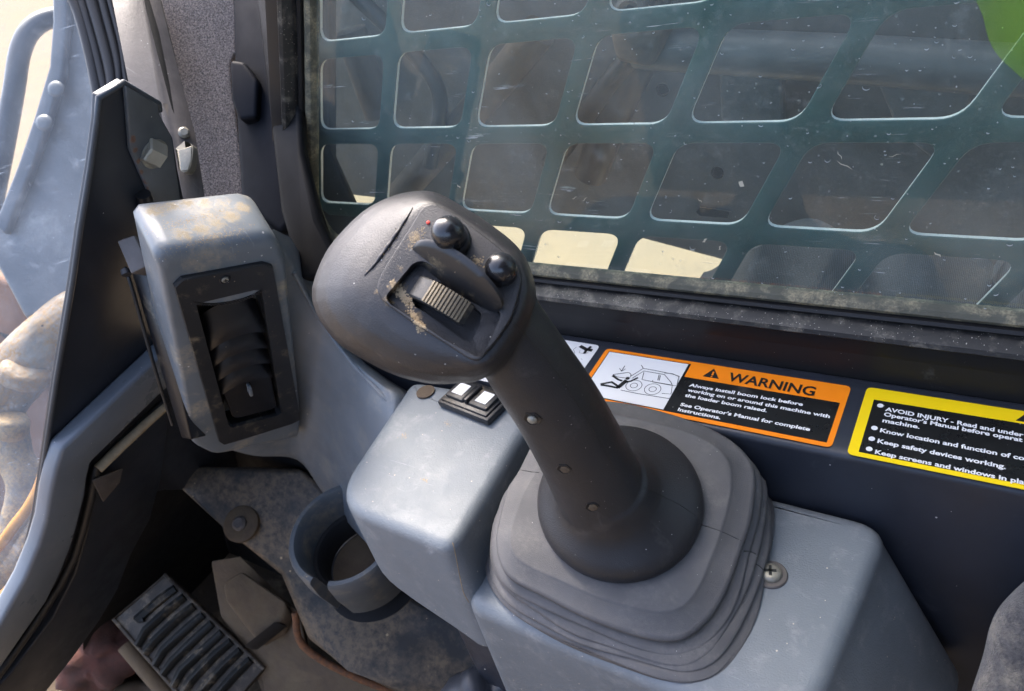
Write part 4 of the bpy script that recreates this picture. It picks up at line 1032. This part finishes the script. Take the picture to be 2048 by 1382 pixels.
lathe('collar', P(48, 750, .90), camv(.5, .65, .5), [(.028, -.01), (.028, .01), (.022, .016), (.016, .017)], m_pale, fit, 28)
lathe('nut', P(20, 860, .90), camv(.3, .9, .3), [(.024, -.015), (.024, .015), (.018, .02)], m_hose, fit, 6, 25)
hs = thing('hydraulic_hose', P(40, 1000, .93), 'dusty grey hydraulic hose curling below the metal elbow outside the door', 'hose')
tube('hose_body', [P(a, b, .93) for a, b in ((10, 800), (25, 900), (50, 960), (40, 1030), (15, 1100), (-20, 1180))], .021, m_hose, hs, 18, 7)
vs_ = [P(a, b, .93) for a, b in ((-20, 1120), (20, 1130), (60, 1090), (100, 1040))]
cpth = catmull(vs_, 10); tube('ribbed_sleeve', cpth, [.018+.0025*(i % 2) for i in range(len(cpth))], m_hose, hs, 16)
yh = thing('yellow_hose', P(50, 1050, .90), 'thin orange-yellow hose outside the lower door glass', 'hose')
tube('hose_body', [P(a, b, .885) for a, b in ((96, 900), (84, 960), (60, 1010), (30, 1050), (0, 1090), (-40, 1130))], .0065, m_yhose, yh, 12, 6)
tube('hose_body', [P(a, b, .885) for a, b in ((70, 1110), (40, 1150), (10, 1185), (-20, 1215))], .0052, m_yhose, yh, 12, 5)
sb = thing('soil_bank', P(20, 600, 1.1), 'red-brown earth seen under the pale loader arm at far left', 'earth bank')
q = [P(a, b, 1.12) for a, b in ((-90, 520), (20, 560), (50, 640), (60, 720), (120, 800), (160, 1250), (-90, 1300))]
prism('bank_face', q, R@np.array([0, 0, -.05]), m_soil, sb, .01)

tx = bpy.data.textures.new('mud_relief', 'CLOUDS'); tx.noise_scale = .022; tx.noise_depth = 3
for t_ in (fit, hs):
    for o in t_.children:
        m_ = o.modifiers.new('s', 'SUBSURF'); m_.levels = m_.render_levels = 3
        m_ = o.modifiers.new('d', 'DISPLACE'); m_.texture = tx; m_.strength = .005; m_.texture_coords = 'LOCAL'
# ------------------------------------------------------------------ carpeted pillar and dark corner
m_darker = mat('dark_navy_paint', (.005, .006, .009), .6, spec=.10, mott=.3, specks=(PALE, 140, .06), scratch=((.03, .03, .035), 20, .4))
cor = thing('corner_pillar', P(540, 250, .70), 'dark front corner pillar between the felt strip and the side window', 'pillar')
prism('pillar_back', [P(a, b, .735) for a, b in ((230, -40), (660, -40), (660, 300), (760, 520), (700, 640), (500, 600), (380, 480), (330, 300))], R@np.array([0, 0, -.03]), m_fw, cor, .004)
prism('pillar_cover', [P(*a) for a in ((462, -40, .69), (525, -40, .665), (545, 150, .65), (575, 330, .64), (600, 420, .63), (560, 470, .635), (480, 400, .66), (470, 200, .675))], R@np.array([0, 0, -.02]), m_darker, cor, .006, 4)
prism('pillar_facing', [P(*a) for a in ((508, -40, .66), (590, -40, .63), (598, 150, .615), (606, 300, .605), (640, 440, .59), (700, 560, .585), (600, 560, .60), (560, 420, .62), (535, 200, .64))], R@np.array([0, 0, -.02]), mat('worn_black_facing', (.008, .0078, .008), .55, spec=.12, mott=.5, mscale=18, scratch=((.08, .075, .07), 16, .6), specks=(PALE, 130, .1)), cor, .006, 4)
prism('pillar_gusset', [P(*a) for a in ((459, 118, .655), (488, 122, .65), (515, 160, .645), (512, 235, .645), (478, 240, .65), (462, 200, .655))], R@np.array([0, 0, -.03]), m_darker, cor, .004, 4)
fe = thing('felt_strip', P(390, 200, .70), 'grey-brown felt trim strip with frayed edges between the steel strap and the dark pillar', 'felt trim')
fpx = [(288, -40), (462, -40), (476, 30), (474, 70), (470, 105), (458, 122), (461, 165), (470, 230), (478, 300), (490, 420), (400, 420), (384, 330), (372, 250), (366, 205), (335, 200)]
fd = catmull([np.array([a, b, 0.]) for a, b in fpx], 1, True)
fpp = []
for i, a in enumerate(fpx):
    b = fpx[(i+1) % len(fpx)]; k = max(1, int(math.hypot(b[0]-a[0], b[1]-a[1])/7))
    for j in range(k): fpp.append((a[0]+(b[0]-a[0])*j/k+rng.normal(0, .9), a[1]+(b[1]-a[1])*j/k+rng.normal(0, .9)))
prism('felt_body', [P(a, b, .70) for a, b in fpp], R@np.array([0, 0, -.006]), m_felt, fe)
bits = []
for i in range(5200):                             # loose fibres
    px, py = rng.uniform(288, 490), rng.uniform(0, 400)
    lo = 288+max(0, (py)/200*60) if py < 200 else 366+(py-200)*.17
    hi = np.interp(py, [0, 30, 105, 122, 165, 300, 400], [468, 476, 470, 459, 461, 478, 488])
    if rng.rand() < .3: px = hi+rng.normal(0, 1.5)
    if px < lo or px > hi+4: continue
    a = P(px, py, .6995); d = R@np.array([rng.normal(0, .0016), rng.normal(0, .0016), .0012]); w = R@np.array([.00014, .0001, 0])
    bits.append(([a-w, a+w, a+d], [(0, 1, 2)]))
tag(link('felt_fibres', mesh('felt_fibres', *merge(bits)), m_felt, fe, False), kind='stuff')
prism('felt_backing', [P(a, b, .704) for a, b in ((335, 190), (375, 192), (400, 330), (415, 430), (370, 430), (345, 260))], R@np.array([0, 0, -.006]), mat('dark_felt', (.03, .02, .016), .95, bump=1, bscale=900, mott=1.), fe)

# ------------------------------------------------------------------ outside the side window
AY = .62
bm_ = thing('boom_beam', PY(1100, 250, AY), 'broad dark grey dusty loader boom beam behind the mesh screen', 'loader boom')
bpx_ = [(560, 372), (650, 386), (760, 398), (900, 425), (1060, 450), (1250, 470), (1445, 522), (1700, 560), (2300, 640)]
lo_ = [PY(a, b, AY) for a, b in bpx_]
up_ = [np.array([lo_[-1][0]+.3, AY, .95]), np.array([lo_[0][0]+.1, AY, .95])]
prism('beam_side', lo_+up_, (0, .10, 0), m_arm, bm_, .004)
tube('boom_tube', [PY(1275, 95, .585), PY(1700, 118, .585), PY(2300, 160, .585)], .017, m_tubem, bm_, 28)
tube('boom_elbow', [PY(a, b, .59) for a, b in ((1320, 70), (1285, 110), (1250, 180), (1215, 260), (1180, 350))], .016, mat('elbow_paint', (.045, .04, .042), .45, mott=.4), bm_, 18, 6)
prism('tube_bracket', [PY(a, b, .60) for a, b in ((1445, 105), (1570, 110), (1575, 260), (1450, 230))], (0, -.012, 0), m_arm, bm_, .003)
prism('tube_bracket', [PY(a, b, .60) for a, b in ((1750, 130), (1960, 140), (1900, 330), (1800, 250))], (0, -.012, 0), m_arm, bm_, .003)
prism('pivot_cover', [PY(a, b, .56) for a, b in ((1215, 62), (1330, 58), (1320, 100), (1300, 140), (1230, 125))], (0, .03, 0), m_brown, bm_, .006)
for c in ((1435, 345), (1810, 155), (1655, 235), (1325, 180)):
    q = PY(*c, .6195); lathe('bolt_hole', q, (0, -1, 0), [(.006, -.002), (.006, .0002), (.005, .0006), (.0045, -.0005)], m_fw, bm_, 18)
q = [PY(a, b, .6185) for a, b in ((1392, 424), (1400, 415), (1460, 424), (1455, 436), (1400, 432))]; prism('drain_slot', q, (0, .003, 0), m_fw, bm_)
ch = thing('lift_cylinder', PY(820, 300, .59), 'rusty brown cylinder rod slanting across the boom behind the mesh screen', 'cylinder')
tube('rod', [PY(1080, 60, .595), PY(1000, 160, .595), PY(900, 275, .595), PY(800, 390, .595)], .016, m_brown, ch, 18)
tube('rod_sleeve', [PY(700, 60, .60), PY(735, 160, .60), PY(760, 230, .60)], .017, m_brown, ch, 18)
tube('hose', [PY(1100, 330, .58), PY(1210, 180, .58), PY(1280, 90, .58), PY(1330, -30, .58)], .010, m_rubber, ch, 14, 6)
tube('hose', [PY(700, -20, .58), PY(830, 110, .58), PY(880, 200, .58), PY(860, 330, .58)], .008, m_rubber, ch, 14, 6)
ey = thing('lifting_eye', PY(1268, 18, .57), 'pale steel eye at the top edge behind the mesh screen', 'lifting eye')
lathe('eye_ring', PY(1268, 20, .57), (0, -1, 0), [(.013, 0), (.013, .008), (.010, .010), (.006, .008), (.006, 0)], m_steel, ey, 28)
# cloth lying against the screen outside
def cloth(name, px, y, m, label, cat):
    """rumpled cloth: outline grid with folds, given thickness"""
    t = thing(name, PY(*px[0], y), label, cat)
    top = catmull([PY(a, b, y) for a, b in px], 6); nt_ = len(top); rows = []
    for j in range(16):
        f = j/15; row = []
        for i, p in enumerate(top):
            zz = p[2]-f*.20; fold = .010*math.sin(i*.55+j*.35)+.006*math.sin(i*.21-j*.8)+.020*math.sin(math.pi*min(1, f*1.6))
            row.append(np.array([p[0]+.004*math.sin(j*.9+i*.3), p[1]-fold*.8+.010*(1-min(1, j/3)), zz]))
        rows.append(row)
    back = [[p+np.array([0, .02, 0]) for p in r] for r in reversed(rows)]
    loft('cloth_body', rows+back+[rows[0]], m, t, False, False, 80, closed=False); return t
cloth('grey_cover', [(1385, 580), (1440, 535), (1500, 505), (1560, 492), (1640, 492), (1700, 520)], .53, m_knit, 'grey ribbed cloth bunched on the sand side of the mesh screen, rounded top', 'cloth')
cloth('rumpled_cloth', [(1700, 560), (1730, 505), (1800, 505), (1880, 525), (1960, 560), (1990, 600)], .545, m_knit, 'grey ribbed cloth with a dark crease, in the second screen cell from the right', 'cloth')
cloth('cloth_fold', [(1950, 600), (1985, 545), (2060, 525), (2160, 530), (2250, 560)], .55, m_knit, 'grey ribbed cloth fold at the lower right corner of the window', 'cloth')

# ------------------------------------------------------------------ footwell
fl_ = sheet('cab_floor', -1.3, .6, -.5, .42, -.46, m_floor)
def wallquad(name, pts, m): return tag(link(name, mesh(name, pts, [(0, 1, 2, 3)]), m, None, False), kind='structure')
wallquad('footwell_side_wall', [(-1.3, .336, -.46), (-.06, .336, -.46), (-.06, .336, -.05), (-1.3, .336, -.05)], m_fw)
fwb = [PF(a, b, -.03) for a, b in ((150, 900), (620, 880), (620, 1120), (200, 1120))]
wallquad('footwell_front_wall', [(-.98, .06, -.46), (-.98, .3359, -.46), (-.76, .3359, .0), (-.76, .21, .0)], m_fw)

side = thing('footwell_moulding', P(520, 1030, .78), 'dark grey moulded footwell panel under the vent arm with a cup holder ledge', 'panel')
mp_ = [(360, 930, .88), (600, 935, .84), (720, 1040, .83), (800, 1180, .82), (960, 1260, .81), (1010, 1400, .80), (820, 1400, .81), (700, 1340, .80), (615, 1280, .83), (560, 1150, .84), (450, 1060, .86), (340, 960, .86)]
prism('moulded_face', [P(*a) for a in mp_], R@np.array([0, -.01, -.03]), mat('footwell_grey', (.020, .022, .024), .5, bump=.5, bscale=300, mott=.5, mscale=20, dust=((.22, .165, .105), .7, 16, .7), specks=(TAN, 80, .2)), side, .008)
cup = thing('cup_holder', P(700, 1120, .72), 'open-sided round grey cup holder with a muddy bottom, under the console', 'cup holder')
ca = nrm(np.array([0, 0, 1.])*.9+camv(0, 0, 1)*.3); cc_ = P(706, 1090, .735); u_, v_ = frame(ca)
def cring(r, h, a0, a1, k=44): return [cc_+ca*h+r*(math.cos(a0+(a1-a0)*i/k)*u_+math.sin(a0+(a1-a0)*i/k)*v_) for i in range(k+1)]
# find the angle that looks to the lower left of the picture (the open side)
def pix(p):
    q = R.T@(np.array(p)-CAM); return np.array([1024-FPX*q[0]/q[2], 691+FPX*q[1]/q[2]])
best = min(range(72), key=lambda i: np.linalg.norm(pix(cc_+.06*(math.cos(i*.0873)*u_+math.sin(i*.0873)*v_))-np.array([655, 1215])))*.0873
A0, A1 = best+.17, best+2*math.pi-.17
R1, R2, H = .056, .046, .028
prof = [(R1-.004, -.04), (R1, 0), (R1-.001, H*.9), (R1-.003, H), (R2+.003, H), (R2+.001, H*.9), (R2-.001, 0), (R2-.002, -.04)]
rows = [cring(r, h, A0, A1) for r, h in prof]
loft('holder_ring', [[row[i] for row in rows] for i in range(45)], m_cup, cup, angle=50)
lathe('holder_step', cc_-ca*.02, ca, [(R1-.004, -.045), (R1-.006, -.05)], m_fw, cup, 44)
lathe('holder_bottom', cc_-ca*.045, ca, [(.0375, -.004), (.0375, 0), (.02, .001)], m_tanm, cup, 40)
loft('inner_lip', [[cc_-ca*h+r_*(math.cos(2*math.pi*i/44)*u_+math.sin(2*math.pi*i/44)*v_) for i in range(44)] for r_, h in ((R2-.001, .014), (R2-.001, .011), (.041, .011), (.039, .014), (.038, .042))], m_fw, cup, False, False, 40)
wsh = thing('washer_bolt', P(483, 1048, .76), 'muddy round washer and bolt head on the footwell panel left of the cup holder', 'bolt')
wa_ = camv(-.15, .35, .9)
lathe('washer', P(483, 1048, .845), wa_, [(.0205, -.003), (.0205, .002), (.0185, .0035), (.010, .0035)], m_tanm, wsh, 36)
lathe('bolt_head', P(483, 1048, .845)+wa_*.0035, wa_, [(.0085, -.001), (.008, .003), (.0055, .005), (.002, .0045)], m_steel, wsh, 24)
brk = thing('floor_bracket', P(560, 1250, .86), 'mud-coated steel bracket between the pedal and the grey moulding', 'bracket')
prism('bracket_plate', [P(*a) for a in ((420, 1120, .93), (480, 1110, .91), (600, 1225, .875), (612, 1290, .875), (700, 1345, .86), (830, 1400, .84), (540, 1460, .90), (520, 1330, .93), (440, 1230, .94))], R@np.array([0, -.02, -.02]), m_tanm, brk, .004)
prism('bracket_block', [P(*a) for a in ((442, 1165, .885), (482, 1138, .88), (575, 1205, .86), (560, 1245, .862), (510, 1275, .872), (450, 1200, .885))], R@np.array([0.004, -.022, -.02]), m_tanm, brk, .006, 3)
box('bracket_gap', P(532, 1272, .868), camv(.75, .6, .1), camv(-.3, .4, .8), camv(-.5, .5, .5), .05, .012, .012, m_fw, brk, .002)
tube('bracket_rim', [P(a, b, .845) for a, b in ((590, 1225), (605, 1290), (690, 1345), (830, 1400))], .004, m_rust, brk, 10, 4)
# pedal
ped = thing('foot_pedal', P(375, 1270, .93), 'black ribbed rubber foot pedal caked with dried mud on the cab floor', 'pedal')
pa, pb, pc_, pdd = P(228, 1238, .955), P(330, 1150, .96), P(528, 1338, .92), P(420, 1460, .91)
pn = nrm(np.cross(pb-pa, pdd-pa)); pn = pn if np.dot(pn, CAM-pa) > 0 else -pn
prism('pedal_pad', rounded([pa, pb, pc_, pdd], .006, 4), -pn*.014, m_ped2, ped, .002)
for i in range(9):
    t = .12+.095*i
    a = pa*(1-t)+pdd*t; b = pb*(1-t)+pc_*t; k0 = .02 if i else .35
    a2, b2 = a*(1-k0)+b*k0, a*.02+b*.98
    mid = a*.3+b*.7; d = nrm(pdd-pa)
    pth = [a2+d*.006*(1 if i % 2 else .6), a*.75+b*.25, mid, b2+d*.002]
    tube('tread_ridge', [p+pn*.0006+d*rng.normal(0, .0006) for p in pth], [.0056, .0064, .0064, .0058], m_pedal, ped, 6)
tube('pedal_frame', [pdd+pn*.0, pa, pb, pc_], .0028, m_ped2, ped, 8)
tube('pedal_lever', [P(250, 1290, .97), P(300, 1350, .965), P(380, 1440, .96)], .010, m_tanm, ped, 12)
# rag
def lump(name, c, rad, sq, m, parent, seed=1, n=28):
    rs = np.random.RandomState(seed); ph = rs.uniform(0, 6, 12); rings = []
    for j in range(15):
        b = math.pi*(j+.3)/15.6-math.pi/2; ring = []
        for i in range(n):
            a = 2*math.pi*i/n; k = 1+.16*math.sin(3*a+ph[0]+2*b)+.10*math.sin(5*a+ph[1]-3*b)+.06*math.sin(9*a+ph[2]+5*b)
            ring.append(np.array(c)+rad*k*(math.cos(b)*math.cos(a)*np.array(sq[0])+math.cos(b)*math.sin(a)*np.array(sq[1])+math.sin(b)*np.array(sq[2])))
        rings.append(ring)
    return loft(name, rings, m, parent)
rag = thing('crumpled_rag', P(205, 1320, .98), 'crumpled dull red rag on the floor behind the kick panel', 'rag')
lump('rag_body', P(195, 1310, 1.0), .052, (camv(1, .5, 0), camv(-.5, 1, 0), camv(0, 0, .5)*.5), m_rag, rag, 3)
rag2 = thing('mud_clod', P(180, 1370, 1.02), 'pale clod of dried mud in the bottom left corner of the footwell', 'mud clod')
lump('clod_body', P(230, 1400, 1.03), .065, (camv(1, .1, 0)*1.3, camv(0, 1, 0)*.6, camv(0, 0, 1)*.4), m_tanm, rag2, 5)
kn = thing('dark_knob', P(980, 1370, .55), 'rounded dark grey plastic knob at the bottom edge below the console', 'knob')
lump('knob_body', P(985, 1392, .60), .034, (camv(1, .15, 0), camv(-.1, .75, 0), camv(0, 0, 1)*.7), mat('knob_plastic', (.03, .034, .042), .4, bump=.2, mott=.3), kn, 8)

# seat cloth at the lower right
seat = thing('seat_cushion', P(2020, 1300, .40), 'mottled grey cloth seat cushion edge at the lower right corner', 'seat')
ed = [(2090, 1130), (2040, 1170), (2000, 1212), (1980, 1252), (1966, 1310), (1945, 1375), (1920, 1450)]
epx = catmull([np.array([a, b, 0.]) for a, b in ed], 5); rows = []
for k, (dx, dz) in enumerate(((10, -.06), (0, -.012), (2, -.002), (12, .006), (28, .011), (60, .015), (120, .018), (400, .02))):
    rows.append([P(e_[0]+dx, e_[1]+dx*.25, .40-dz-.0012*math.sin(i*.8)) for i, e_ in enumerate(epx)])
back = [[P(e_[0]+dx, e_[1]+dx*.25, .47) for e_ in epx] for dx in (400, 10)]
loft('cushion_cover', rows+back+[rows[0]], m_jean, seat, False, False, 80, closed=False)
